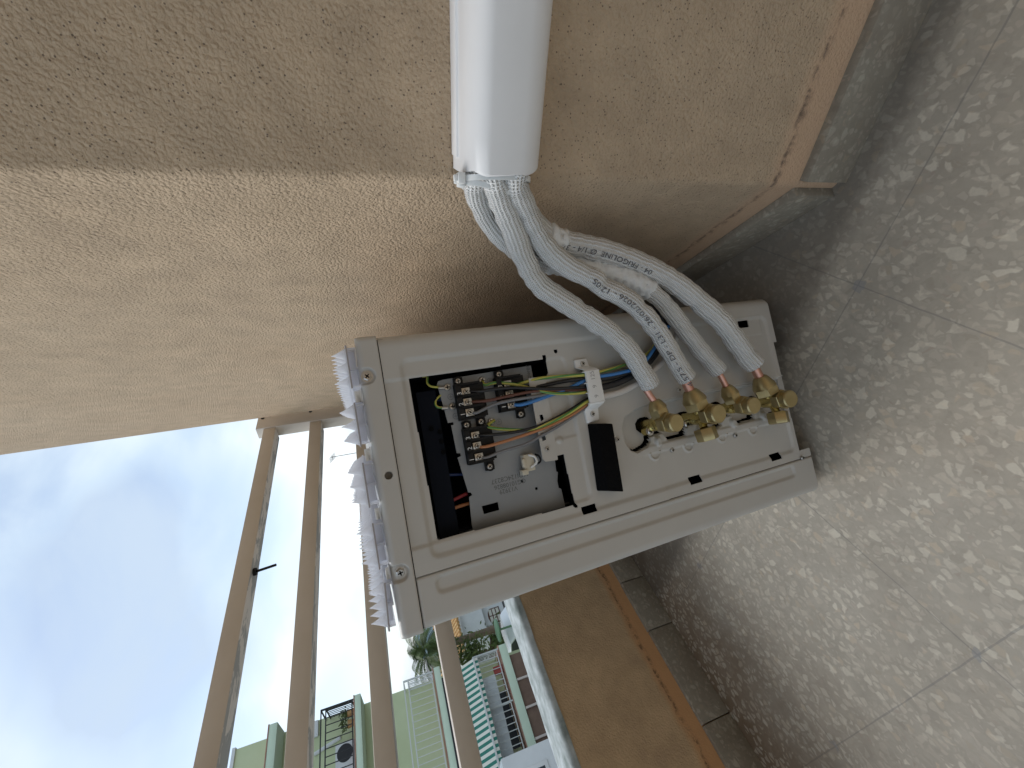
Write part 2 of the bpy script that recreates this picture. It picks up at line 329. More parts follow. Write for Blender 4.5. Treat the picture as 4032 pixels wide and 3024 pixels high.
# ---------------- setting ----------------
P_X=-1.019
def sheet(name,x0,y0,x1,y1,z,m):
    o=MB().add([(x0,y0,z),(x1,y0,z),(x1,y1,z),(x0,y1,z)],[(0,1,2,3)]).build(name,m); return tag(o,kind='structure')
sheet('floor',P_X-.01,-4.2,2.2,1.1,0,M['floor'])
M['asphalt']=vary(mat('asphalt',(.10,.10,.10),.9),(.08,.08,.08),(.14,.135,.13),.5)
sheet('ground',-400,-400,400,400,-5.5,M['asphalt'])
M['blocker_slab']=mat('blocker_slab_paint',(.55,.48,.40),.9)
c=MB().box((.45,-4.2,2.6),(2.2,.4,2.75)).build('light_blocker_slab',M['blocker_slab']); tag(c,kind='structure')  # unseen overhead slab, added to block sky light from the terrace
c=MB().box((1.9,-4.2,-.01),(2.1,.4,2.6)).build('light_blocker_wall',M['stucco']); tag(c,kind='structure')  # unseen side wall, added to block light
# chamfered rendered wall: face A along +x, face B at 45 degrees
B45=Vector((-math.sin(R(44.95)),math.cos(R(44.95)),0)); NB=Vector((-B45.y,B45.x,0))
LB=1.352; e=B45*LB
poly=[]
rad=.014; 
for k in range(9):
    t=k/8; a=Vector((rad*.42,0,0)); b=B45*rad*.42
    p=a*(1-t)**2+b*t*t; poly.append((p.x,p.y))
foot=[(1.9,0)]+poly+[(e.x+.004,e.y-.004),(e.x,e.y+.006),(e.x,1.4),(1.9,1.4)]
wall=empty('rendered_wall',(0,0,0),'cream textured render wall with a chamfered corner behind the outdoor unit','wall')
MB().prism(foot[::-1],-.01,2.8).build('wall_face',M['stucco'],wall)
sk=MB(); sk.box((.0045,-.012,0),(1.9,.001,.0725)); sk.build('skirting',M['skirting'],wall,bevel=.0008)
sk=MB(); a0=B45*.006-Vector((0,0,0)); q=[a0+NB*.0,a0+NB*.0125,B45*LB+NB*.0125,B45*LB+NB*0]
sk.prism([(p.x,p.y) for p in q],0,.072); sk.build('skirting',M['skirting'],wall,bevel=.0008)
# parapet
par=empty('parapet_wall',(P_X,0,0),'low ochre parapet wall with whitewashed top at the terrace edge','wall')
def pb(name,a,b,m,**k):
    o=MB().box(a,b).build(name,m,None,**k); o.parent=par; o.matrix_parent_inverse=Matrix.Translation((-P_X,0,0)); return o
pb('wall_face',(P_X-.14,-4.2,-5.5),(P_X,.935,.352),M['parapet_paint'])
def coping():
    v=[];f=[];ny=160; rng=random.Random(3)
    prof=[(.006,.352),(.006,.362),(.001,.3675),(-.02,.369),(-.13,.366),(-.15,.362),(-.152,.35)]
    for i in range(ny+1):
        y=-4.2+5.13*i/ny
        for j,(x,z) in enumerate(prof): v.append((P_X+x-.004+rng.uniform(-.0015,.0015),y,z+rng.uniform(-.0012,.0012)))
    n=len(prof)
    for i in range(ny):
        for j in range(n-1): f.append((i*n+j,(i+1)*n+j,(i+1)*n+j+1,i*n+j+1))
    o=MB().add(v,f).build('coping',M['whitewash'],None,smooth=True); o.parent=par; o.matrix_parent_inverse=Matrix.Translation((-P_X,0,0))
coping()
ys=[-4.2,-1.6,-1.28,-.95,-.62,-.30,-.1,.03,.17,.26,.42,.58,.92]
for a,b in zip(ys,ys[1:]):
    h=.0725+random.uniform(-.002,.002)
    pb('skirting_tile',(P_X-.001,a+.0012,0),(P_X+.0125+random.uniform(-.001,.001),b-.0012,h),M['skirting'],bevel=.001)
# railing
rl=empty('railing',(P_X,0,.36),'beige painted steel railing of four horizontal bars above the ochre parapet','railing')
def rb(mb,name,m,**k):
    o=mb.build(name,m,None,**k); o.parent=rl; o.matrix_parent_inverse=Matrix.Translation((-P_X,0,-.36)); return o
for zc,h in ((1.0405,.042),(.880,.042),(.7165,.042),(.5575,.041)):
    o=rb(MB().box((P_X-.058,-4.1,zc-h/2),(P_X,.974,zc+h/2)),'bar',M['rail'],bevel=.0025)
    o.data.materials.append(M['peel_bounce'])
    for p in o.data.polygons:
        if p.normal.z<-.5: p.material_index=1
post=MB().box((P_X-.045,.974,.36),(P_X+.004,1.052,1.088)); o=rb(post,'post',M['rail'],bevel=.003); o.data.materials.append(M['white_plastic'])
for p in o.data.polygons:
    if p.normal.y<-.5 : p.material_index=0
for yy,zz in ((1.035,1.07),(1.045,1.045),(1.035,.90)): rb(MB().cyl((P_X+.0035,yy,zz),(P_X+.0065,yy,zz),.006,10),'post_screw',M['black_plastic'])
bt=MB().cyl((P_X-.02,.372,1.021),(P_X-.02,.372,1.012),.010,12); bt.cyl((P_X-.02,.372,1.013),(P_X-.012,.372,.962),.0035,8); rb(bt,'hanging_bolt',M['black_plastic'])
# ---------------- outdoor unit (local frame: x toward the wall, y along its width, z up; mm helpers) ----------------
UM=Matrix(((0.75350691,-0.65707145,0.02201002,-0.16240279),(0.65725344,0.75207338,-0.04902588,0.00388604),(0.01566036,0.0514075,0.99855497,0.),(0,0,0,1)))
def Lm(s,h,o=0.): return Vector((-s/1000,-o/1000,h/1000))
def K(s,h,o):      # a point seen at (s,h) on the panel plane, lying o mm in front of it
    t=1-o/450.3; return Lm(108.6+(s-108.6)*t,655.8+(h-655.8)*t,o)
OUT=Vector((0,-1,0)); FR=Vector((-1,0,0)); UP=Vector((0,0,1))
unit=empty('outdoor_unit',label='grey air conditioner outdoor unit with its side terminal cover removed',cat='air conditioner'); unit.matrix_world=UM
def sstep(a,b,x): 
    t=np.clip((x-a)/(b-a),0,1); return t*t*(3-2*t)
def inbox(S,H,s0,s1,h0,h1,r,w):   # 1 inside a rounded rectangle, smooth edge width w
    cx,cy=(s0+s1)/2,(h0+h1)/2; qx=np.abs(S-cx)-(s1-s0)/2+r; qy=np.abs(H-cy)-(h1-h0)/2+r
    d=np.hypot(np.maximum(qx,0),np.maximum(qy,0))+np.minimum(np.maximum(qx,qy),0)-r
    return 1-sstep(-w,w,d)*1.0, d
def heightgrid(name,s0,s1,h0,h1,fn,m,step=1.0,parent=None,thick=1.2):
    S,H=np.meshgrid(np.arange(s0,s1+.01,step),np.arange(h0,h1+.01,step),indexing='ij')
    X,O,keep=fn(S,H)    # X = s after rounding, O = outward, keep = vertex mask
    ns,nh=S.shape; V=np.stack([-X,-O,H],-1).reshape(-1,3)/1000
    idx=np.arange(ns*nh).reshape(ns,nh)
    kc=keep[:-1,:-1]&keep[1:,:-1]&keep[1:,1:]&keep[:-1,1:]
    F=np.stack([idx[:-1,:-1],idx[:-1,1:],idx[1:,1:],idx[1:,:-1]],-1)[kc]
    # folded edge at every hole and border so that the sheet has a thickness
    used=np.unique(F); F2=[tuple(int(i) for i in q) for q in F]
    me=bpy.data.meshes.new(name); remap=-np.ones(ns*nh,int); remap[used]=np.arange(len(used))
    bm=bmesh.new(); vs=[bm.verts.new(V[i]) for i in used]
    for q in F2: bm.faces.new([vs[remap[i]] for i in q])
    be=[e_ for e_ in bm.edges if len(e_.link_faces)==1]
    r=bmesh.ops.extrude_edge_only(bm,edges=be); nv=[g for g in r['geom'] if isinstance(g,bmesh.types.BMVert)]
    for v in nv: v.co.y+=thick/1000
    bmesh.ops.recalc_face_normals(bm,faces=bm.faces); bm.to_mesh(me); bm.free()
    me.materials.append(m); me.polygons.foreach_set('use_smooth',[True]*len(me.polygons)); me.set_sharp_from_angle(angle=R(50))
    o=bpy.data.objects.new(name,me); COL.objects.link(o); o.parent=parent; return o
def poly_mask(S,H,P):
    ins=np.zeros(S.shape,bool); n=len(P)
    for i in range(n):
        (x0,y0),(x1,y1)=P[i],P[(i+1)%n]
        c_=((y0>H)!=(y1>H)) & (S<(x1-x0)*(H-y0)/((y1-y0) if y1!=y0 else 1e-9)+x0); ins^=c_
    return ins
def poly_dist(S,H,P):
    d=np.full(S.shape,1e9); n=len(P)
    for i in range(n):
        ax,ay=P[i]; bx,by=P[(i+1)%n]; vx,vy=bx-ax,by-ay; t=np.clip(((S-ax)*vx+(H-ay)*vy)/(vx*vx+vy*vy),0,1)
        d=np.minimum(d,np.hypot(S-ax-t*vx,H-ay-t*vy))
    return np.where(poly_mask(S,H,P),-d,d)
RECESS=[(129,60),(127,290),(131,318),(139,338),(152,345),(170,344),(182,338),(187,328),(183,312),(177,304),(171,303),(170,283),(175,279),(181,276),(181,244),(168,240),(168,222),(176,216),(181,212),(181,186),(178,177),(168,176),(168,156),(176,150),(182,146),(181,113),(170,110),(168,92),(174,84),(181,80),(181,60),(180,42),(127,42)]
VALVES=[(154,300),(158,232),(154,170),(157,98)]
OPEN=[(51,599),(49.5,437),(45,436),(45,433),(49.5,433),(66,432.5),(76,440),(80,446),(110,446),(140,446),(166,446),(167,442),(168,433),(227,430.5),(231,428),(232,431),(228,434),(224,596)]
def side_fn(S,H):
    X=S.copy(); O=np.zeros_like(S); r=14.
    m=S<r; X=np.where(m,r-r*np.sin((r-S)/r*math.pi/2*.999),S); O=np.where(m,-(r-r*np.cos((r-S)/r*math.pi/2)),O)
    X=np.where(m,r-r*np.sin((r-S)/r*math.pi/2),X)
    f,_=inbox(S,H,30,240,50,605,9,3.2); O-=3.0*f                      # big sunk field
    f,_=inbox(S,H,50,226,408,640,7,2.5); O-=2.2*f*(1-sstep(425,434,605-H*0-0*S) if False else 1)   # second pocket round the opening
    f,_=inbox(S,H,78,148,409,446,4,2.5); O-=1.6*f
    f,_=inbox(S,H,27,56,60,118,3,1.5); O+=.7*f                       # pad with slot
    for hc in (245,205,150): 
        f,_=inbox(S,H,60,104,hc-9,hc+9,6,2.); O-=.6*f*(1 if hc==205 else 1)
    # overlapping rear plate ends at s=126: a small step
    O-=np.where((H<297)&(S>=126),1.4,0.)
    d=poly_dist(S,H,RECESS); O-=11.*(1-sstep(-3.2,.4,d)) 
    lip=(1-sstep(3,7,np.abs(S-187)))*(sstep(40,60,H)-sstep(300,325,H)); O+=2.2*lip*(d>0)
    for (a,b) in ((184,284+10),(184,222),(184,158),(184,96)):         # raised knuckles on the lip
        dd=np.hypot((S-178)/7.,(H-(b+0))/6.5); O+=5.*(1-sstep(.5,1.15,dd))*sstep(-1,1.5,d+0*S)
    for (a,b) in ((194,303),(195,245),(194,183),(195,122)):           # half-moon pressings
        dd=np.hypot(S-a+2,H-b)/10.; O+=1.8*(sstep(.60,.75,dd)-sstep(.85,1.05,dd))*(S>a-4)
    dd=np.hypot(S-149,H-434)/6.; O+=2.0*(1-sstep(.2,1.,dd))
    keep=np.ones(S.shape,bool)
    keep&=~poly_mask(S,H,OPEN)
    keep&=~((d>-3.4)&(d<-1.7)&((S>163)|(H>332))&(H>50))
    for s0,s1,h0,h1 in ((32.5,42.5,85,106),(236,246,80,102),(235,245,236,257),(233,242,404,424)): keep&=~((S>s0)&(S<s1)&(H>h0)&(H<h1))
    keep&=~(np.hypot(S-41.3,H-417.4)<2.1)
    for (s_,h_) in VALVES:
        keep&=~((np.hypot((S-(s_+.5))/10.5,(H-(h_+2))/14)<1)&(d<-3.5))
    bot=np.where(S<73,37,np.where(S<124,44,np.where(S<188,41,np.where(S<242,41,18))))
    keep&=(H>=bot)&~((S>126)&(S<192)&(H<44))
    keep&=~((S>250)&(H<28)&(S>258))
    return X,O,keep
o=heightgrid('side_panel',0,254,16,625,side_fn,M['casing'],1.0,unit)
def front_fn(S,H):
    X=S.copy(); O=np.zeros_like(S); a=297.; r=12.; m=S>a; t=np.clip((S-a)/r*math.pi/2,0,math.pi/2)
    X=np.where(m,a+r*np.sin(t),S); O=np.where(m,-(r-r*np.cos(t)),O)
    f,d=inbox(S,H,260,276,62,605,6,2.6); O-=3.0*f
    O-=1.5*(1-sstep(255.2,256.6,S)); O-=1.3*sstep(623.5,625,H)
    return X,O,np.ones(S.shape,bool)
fp=heightgrid('front_panel',255,309,20,625,front_fn,M['casing'],1.0,unit)
W_=800.
# front face with the fan opening
def ring_poly(cx,cz,r,n=48): return [(cx+r*math.cos(2*math.pi*k/n),cz+r*math.sin(2*math.pi*k/n)) for k in range(n)]
mb=MB(); x=-.309; n=48; cy,cz,rr=.47,.32,.235; circ=[(x,cy+rr*math.cos(2*math.pi*k/n),cz+rr*math.sin(2*math.pi*k/n)) for k in range(n)]
def onrect(a,y0,y1,z0,z1):
    dx,dz=math.cos(a),math.sin(a); t=min([(y1-cy)/dx if dx>1e-9 else 9,(y0-cy)/dx if dx<-1e-9 else 9,(z1-cz)/dz if dz>1e-9 else 9,(z0-cz)/dz if dz<-1e-9 else 9]); return (x,cy+dx*t,cz+dz*t)
rect=[onrect(2*math.pi*k/n,.012,W_/1000-.012,.02,.625) for k in range(n)]
mb.add(circ+rect,[(k,(k+1)%n,n+(k+1)%n,n+k) for k in range(n)]); 
inn=[(x+.03,p[1],p[2]) for p in circ]; mb.add(circ+inn,[(k,(k+1)%n,n+(k+1)%n,n+k) for k in range(n)])
mb.build('front_face',M['casing'],unit)
fg=MB()
for r_ in [.03+.0147*i for i in range(15)]: 
    sweep(fg,[(x-.004,cy+r_*math.cos(2*math.pi*k/40),cz+r_*math.sin(2*math.pi*k/40)) for k in range(41)],.0014,5,cap=False)
for k in range(8):
    a=math.pi*k/4; fg.cyl((x-.005,cy+.03*math.cos(a),cz+.03*math.sin(a)),(x-.005,cy+.245*math.cos(a),cz+.245*math.sin(a)),.0022,6)
fg.build('fan_guard',M['casing'],unit,smooth=True)
fan=MB(); fan.cyl((x+.06,cy,cz),(x+.09,cy,cz),.045,20)
for k in range(3):
    a0=k*2*math.pi/3
    v=[]; 
    for i in range(6):
        a=a0+i*.3
        for r_ in (.045,.13,.215): v.append((x+.05+.012*i,cy+r_*math.cos(a),cz+r_*math.sin(a)))
    fan.add(v,[(i*3+j,i*3+j+1,(i+1)*3+j+1,(i+1)*3+j) for i in range(5) for j in range(2)])
fan.build('fan',M['black_plastic'],unit,smooth=True)
# closed body behind the skins
mb=MB(); mb.box((-.305,.030,.03),(-.002,W_/1000,.62)) if False else None
mb=MB(); mb.box((-.004,.012,.03),(0.,W_/1000-.002,.622)); mb.build('rear_panel',M['casing'],unit)
mb=MB(); mb.box((-.297,W_/1000-.004,.03),(-.002,W_/1000,.622)); mb.build('far_panel',M['casing'],unit)
mb=MB(); mb.box((-.303,.016,.022),(-.004,W_/1000-.006,.034)); mb.build('base_pan',M['casing'],unit)
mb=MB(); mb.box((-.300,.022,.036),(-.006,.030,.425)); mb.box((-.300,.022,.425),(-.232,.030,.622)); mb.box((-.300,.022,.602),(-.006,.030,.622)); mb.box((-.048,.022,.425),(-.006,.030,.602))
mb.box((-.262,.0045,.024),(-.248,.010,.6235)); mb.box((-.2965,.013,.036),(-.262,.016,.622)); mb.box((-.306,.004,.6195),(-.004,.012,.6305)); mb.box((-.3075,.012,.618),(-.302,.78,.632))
mb.build('dark_gap_backing',M['dark'],unit)  # near-black sheets added as shade behind the seams and valve holes
for yy in (.10,.64):
    for a,b in ((-.33,-.29),(-.02,.012)):
        MB().box((a,yy-.03,-.001),(b,yy+.03,.0)).box((min(a,b)+.002,yy-.025,0.),(max(a,b)-.002,yy+.025,.024)).build('foot',M['casing'],unit,bevel=.002)
# lid
def lid_fn(S,H):
    r=7.; X=S.copy(); O=np.full_like(S,1.2)
    def rnd(u):   # distance inside the edge
        u=np.clip(u,0,r); return r-np.sqrt(np.maximum(r*r-(r-u)**2,0))
    O-=rnd(648-H); O-=rnd(S+1)*1.0*(S<r); O-=rnd(310-S)*(S>300)
    O-=.8*(1-sstep(626,627.2,H))
    for a,b in ((42,641),(245,639)):
        d=np.hypot((S-a)*1.0,(H-b)*1.0); d2=np.where(H>b,np.abs(S-a),d)
        O-=4.0*(1-sstep(6.5,9.5,d2))*(1-0*sstep(644,648,H))
    keep=~(np.hypot(S-147,H-635.5)<3.8)
    return X,O,keep
lid=heightgrid('lid',-1,310,626,648,lid_fn,M['casing'],.5,unit)
MB().box((-.310,.006,.640),(.001,W_/1000+.001,.6475)).box((-.310,.006,.626),(-.306,W_/1000+.001,.640)).box((-.003,.006,.626),(.001,W_/1000+.001,.640)).build('lid_top',M['casing'],unit,bevel=.002)
MB().box((-.16,.009,.627),(-.132,.012,.642)).build('inner_tab',M['casing'],unit)
# interior
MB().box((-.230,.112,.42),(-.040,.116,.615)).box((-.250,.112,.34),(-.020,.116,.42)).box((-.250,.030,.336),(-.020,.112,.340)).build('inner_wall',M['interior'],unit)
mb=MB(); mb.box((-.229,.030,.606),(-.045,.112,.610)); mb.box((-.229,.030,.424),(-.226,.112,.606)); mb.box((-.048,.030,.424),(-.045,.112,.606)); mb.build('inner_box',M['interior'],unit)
mb=MB(); p0=K(72,596,-18); p1=K(224,572,-22)
mb.box((-.240,.020,.570),(-.065,.024,.592)); mb.build('plastic_duct',M['interior'],unit)
mb=MB()
for (s_,h_) in ((113,571),(124,571),(108,580),(136,571)): 
    pp=Lm(s_,h_+2,-19); mb.cyl(pp,pp+OUT*.0015,.0028,12)
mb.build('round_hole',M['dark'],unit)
# curve-filled plates
def plate(name,outer,holes,o,thick,m,parent,bev=.0):
    cu=bpy.data.curves.new(name,'CURVE'); cu.dimensions='2D'; cu.fill_mode='BOTH'; cu.extrude=thick/2000; cu.bevel_depth=bev/1000; cu.bevel_resolution=1
    for loop in [outer]+holes:
        s=cu.splines.new('POLY'); s.points.add(len(loop)-1); s.use_cyclic_u=True
        for p,(a,b) in zip(s.points,loop): p.co=(-a/1000,b/1000,0,1)
    ob=bpy.data.objects.new(name,cu); COL.objects.link(ob); dg=bpy.context.evaluated_depsgraph_get(); me=bpy.data.meshes.new_from_object(ob.evaluated_get(dg))
    bpy.data.objects.remove(ob); bpy.data.curves.remove(cu)
    for v in me.vertices: v.co=Vector((v.co.x,-o/1000-v.co.z,v.co.y))
    me.materials.clear(); me.materials.append(m); me.name=name; r=bpy.data.objects.new(name,me); COL.objects.link(r); r.parent=parent; return r
def kk(P,o): 
    t=1-o/450.3; return [(108.6+(a-108.6)*t,655.8+(b-655.8)*t) for a,b in P]
def circle(s,h,r,n=14): return [(s+r*math.cos(2*math.pi*k/n),h+r*math.sin(2*math.pi*k/n)) for k in range(n)]
PO=-22.
PL=[(57,563),(58,569),(62,571),(66,570),(105,566),(105,560),(108,560),(108,563),(139,562),(140,558),(143,558),(144,562),(183,557),(184,554),(187,553),(188,557),(217,559),(223,559),(226,558),(226,446),(205,447),(203,450),(195,450),(185,447),(184,449),(169,448),(168,455),(55,456)]
tp=plate('terminal_plate',kk(PL,PO),[kk([(201,545),(201,526),(210,526),(210,544)],PO),kk(circle(185.2,493.4,1.8),PO),kk(circle(197.4,477.7,1.8),PO)],PO,1.5,M['galv'],unit)
# flange with slots between the opening and the clamp
FL=[(104,461),(168,461),(171,458),(172,452),(172,440),(104,440)]
plate('slotted_flange',kk([(70,462),(166,463),(170,460),(171,450),(171,444),(70,440)],-5),[kk([(115,457),(115,452.5),(121,452),(123,456.5)],-5),kk([(136,460),(136,455),(145,454),(146,459)],-5)],-5,1.2,M['casing'],unit)
def screw(P,r=.0032,parent=None,ax=OUT,name='screw',rot=.4,hexa=False,m=None):
    mb=MB(); P=Vector(P); 
    if hexa: mb.lathe([(r*1.35,0),(r*1.35,.0004),(r*1.15,.0004)],P,ax,20); mb.lathe([(r*1.12,0.0003),(r*1.12,.0022),(r*.85,.003)],P,ax,6)
    else: mb.lathe([(r,0),(r,.0006),(r*.8,.0016),(r*.4,.0019)],P,ax,16)
    o=mb.build(name,m or M['screw'],parent,smooth='auto')
    me=o.data; me.materials.append(M['dark'])
    # cross recess
    bm=bmesh.new(); bm.from_mesh(me); q=Vector(ax).to_track_quat('Z','Y').to_matrix(); top=P+Vector(ax)*(.0031 if hexa else .00195)
    for k in (0,1):
        a=rot+k*math.pi/2; u=q@Vector((math.cos(a),math.sin(a),0)); v=q@Vector((-math.sin(a),math.cos(a),0)); l=r*.62; w_=r*.16
        vs=[bm.verts.new(top+u*l*i+v*w_*j+Vector(ax)*.00005*k) for i,j in ((-1,-1),(1,-1),(1,1),(-1,1))]; f=bm.faces.new(vs); f.material_index=1
    bm.to_mesh(me); bm.free(); return o
for i,(s_,h_) in enumerate(((164,355),(194,274),(196,159),(117,242),(131,63))): screw(Lm(s_,h_,-2.9),.0032,unit,rot=.5+i)
screw(Lm(253,41,.6),.0032,unit); screw(K(156,455,-4.3),.0032,unit,rot=.8)
screw(Lm(42,641,-2.9),.0042,unit,rot=.8,hexa=True,name='lid_screw'); screw(Lm(245,639,-2.9),.0042,unit,rot=.2,hexa=True,name='lid_screw')
for (s_,h_) in ((66,560),(88,558),(64,519),(112,517)): screw(K(s_,h_,PO+1),.0042,unit,rot=s_,name='earth_screw')
# terminal blocks
def tblock(s0,s1,h0,h1,scr,ears,nums,o0=PO+1,ht=13):
    mb=MB(); A=lambda s,h,o: K(s,h,o0+ht if o>0 else o0)
    def bx(sa,sb,ha,hb,oa,ob):
        P=[K(sa,ha,o0+ht),K(sb,hb,o0+ht)]; return mb.box((P[0].x,-(o0+oa)/1000,P[0].z),(P[1].x,-(o0+ob)/1000,P[1].z))
    n=len(scr); bx(s0,s1,h0-8,h1,0,ht*.55)
    bx(s0,s1,h1-6,h1,0,ht)                         # raised back wall carrying the numbers
    pitch=(s1-s0)/n
    for i in range(n+1):
        c_=s0+pitch*i; bx(c_-1.2,c_+1.2,h0-(3 if i%1==0 else 0),h1,0,ht)
    for (a,b) in ears:
        P=K(a,b,o0+3); mb.cyl(P-OUT*.003,P+OUT*.0035,.0052,14)
        P2=K(min(max(a,s0+3),s1-3),b,o0+3); mb.box((min(P.x,P2.x)-.004,-(o0)/1000,P.z-.0052),(max(P.x,P2.x)+.004,-(o0+5)/1000,P.z+.0052))
    t=mb.build('terminal_block',M['black_plastic'],unit)
    for i,(a,b) in enumerate(scr):
        P=K(a,b,o0+ht*.7); q=MB(); q.box((P.x-.0046,P.y+.0005,P.z-.0050),(P.x+.0046,P.y-.0006,P.z+.0050)); wsh=q.build('washer_plate',M['screw'],t,bevel=.0006)
        screw(P+OUT*.0008,.0033,t,rot=.5+i,name='terminal_screw')
        place_text(nums[i],.0075,K(a+1,h1-3.2,o0+ht+.15)+Vector((0,0,-.0001)),(1,0,0),(0,0,1),M['white_ink'],'number',t)
    for i,(a,b) in enumerate(ears): screw(K(a,b,o0+7),.0034,t,rot=i*.7,name='ear_screw')
    return t
tblock(65,104,525,551,[(74,540),(86,540),(97.5,539.5)],[(61,547),(110,529)],'321')
tblock(116,154,524,550,[(124.4,538),(136,538),(148.5,538)],[(111,546),(161,528)],'321')
tblock(64,103,474,502,[(73,489),(85,489),(97,489)],[(60,498),(110,480)],'321')
# printed / stamped marks on the plate (read along -x there)
zo=PO+1.0
place_text('MQI124C8237',.0078,K(178,507,zo),(0,0,1),(-1,0,0),M['faint_ink'],'stamp',tp)
place_text('GG10108826',.0074,K(185.5,508,zo),(0,0,1),(-1,0,0),M['faint_ink'],'stamp',tp)
place_text('V13929',.0074,K(191.5,511,zo),(0,0,1),(-1,0,0),M['faint_ink'],'stamp',tp)
place_text('Power',.0085,K(64,461,zo),(1,0,0),(0,0,1),M['faint_ink'],'stamp',tp)
for (a,b) in ((77,558),(99,556),(66,510),(79,463),(114,508)):
    P=K(a,b,zo); mb=MB()
    for k in range(16):
        a0,a1=2*math.pi*k/16,2*math.pi*(k+1)/16
        mb.add([P+Vector((math.cos(t)*r,0,math.sin(t)*r)) for t,r in ((a0,.0032),(a1,.0032),(a1,.0036),(a0,.0036))],[(0,1,2,3)])
    mb.add([P+Vector(q) for q in ((-.0002,0,-.002),(.0002,0,-.002),(.0002,0,.002),(-.0002,0,.002))],[(0,1,2,3)]); mb.add([P+Vector(q) for q in ((-.002,0,.0002),(.002,0,.0002),(.002,0,-.0002),(-.002,0,-.0002))],[(0,1,2,3)]); mb.build('earth_mark',M['faint_ink'],tp)
# connector on the plate
P=K(166,482,PO+6); mb=MB(); mb.box(P+Vector((-.010,.004,-.006)),P+Vector((.010,-.006,.007))); mb.box(P+Vector((-.004,-.004,.006)),P+Vector((.006,-.009,.010)));mb.box(P+Vector((-.013,.002,.004)),P+Vector((-.007,-.008,.012)))
M['ivory']=mat('ivory_plastic',(.62,.57,.46),.5)
cn=mb.build('connector',M['ivory'],unit,bevel=.0008)
q=MB(); sweep(q,catmull([P+Vector(v) for v in ((-.006,-.007,0),(-.001,-.010,-.007),(.006,-.009,-.006),(.009,-.006,0))],.001),.0014,8); q.build('lever',M['white_plastic'],cn,smooth=True)
q=MB(); sweep(q,catmull([P+Vector(v) for v in ((-.004,-.004,-.010),(-.001,-.006,-.014),(.005,-.006,-.013),(.008,-.004,-.009))],.001),.0012,8); q.build('clip',M['black_plastic'],cn,smooth=True)
# foam strip
mb=MB(); A=[Lm(a,b,-2.8) for a,b in ((137,394),(141,367),(226,370),(219,399))]; Bp=[Lm(a,b,12.5) for a,b in ((138,388),(142,367.3),(225,371),(219,393))]
mb.add(A+Bp,[(0,1,2,3),(4,5,6,7),(0,1,5,4),(1,2,6,5),(2,3,7,6),(3,0,4,7)]); mb.build('foam_strip',M['foam'],unit,bevel=.0012)
# cable clamp
mb=MB()
prof=[(57,395,0),(63,396,0)]
def slab(pts_o,h_a,h_b,th): # strip swept along s: list of (s,o)
    v=[];f=[]
    for s_,o_,ha,hb in pts_o:
        v+=[Lm(s_,ha,o_),Lm(s_,hb,o_),Lm(s_,hb,o_-th),Lm(s_,ha,o_-th)]
    n=len(pts_o)
    for i in range(n-1):
        for k in range(4): f.append((i*4+k,i*4+(k+1)%4,(i+1)*4+(k+1)%4,(i+1)*4+k))
    f+=[(0,1,2,3),(n*4-4,n*4-3,n*4-2,n*4-1)]; mb.add(v,f)
slab([(56,1,396,379),(66,1,396,377),(71,13,392,374),(74,15,392,373),(111,15,394,373),(115,13,395,374),(120,1,396,376),(134,1,395,378),(136,0,394,380)],0,0,4)
for s_ in (73,87,99,112): mb.box(Lm(s_,396,15.2),Lm(s_+1.2,372.5,11))
cl=mb.build('cable_clamp',M['white_plastic'],unit,bevel=.0008)
screw(Lm(62,386,1.2),.0033,cl); screw(Lm(126,386,1.2),.0033,cl,rot=.2)
for t_,s_ in (('125',79),('9',93),('9',105)): place_text(t_,.008,Lm(s_,384,15.3),(1,0,0),(0,0,1),M['faint_w'] if 'faint_w' in M else M.setdefault('faint_w',mat('raised_mark',(.38,.38,.38),.5)),'raised_number',cl)
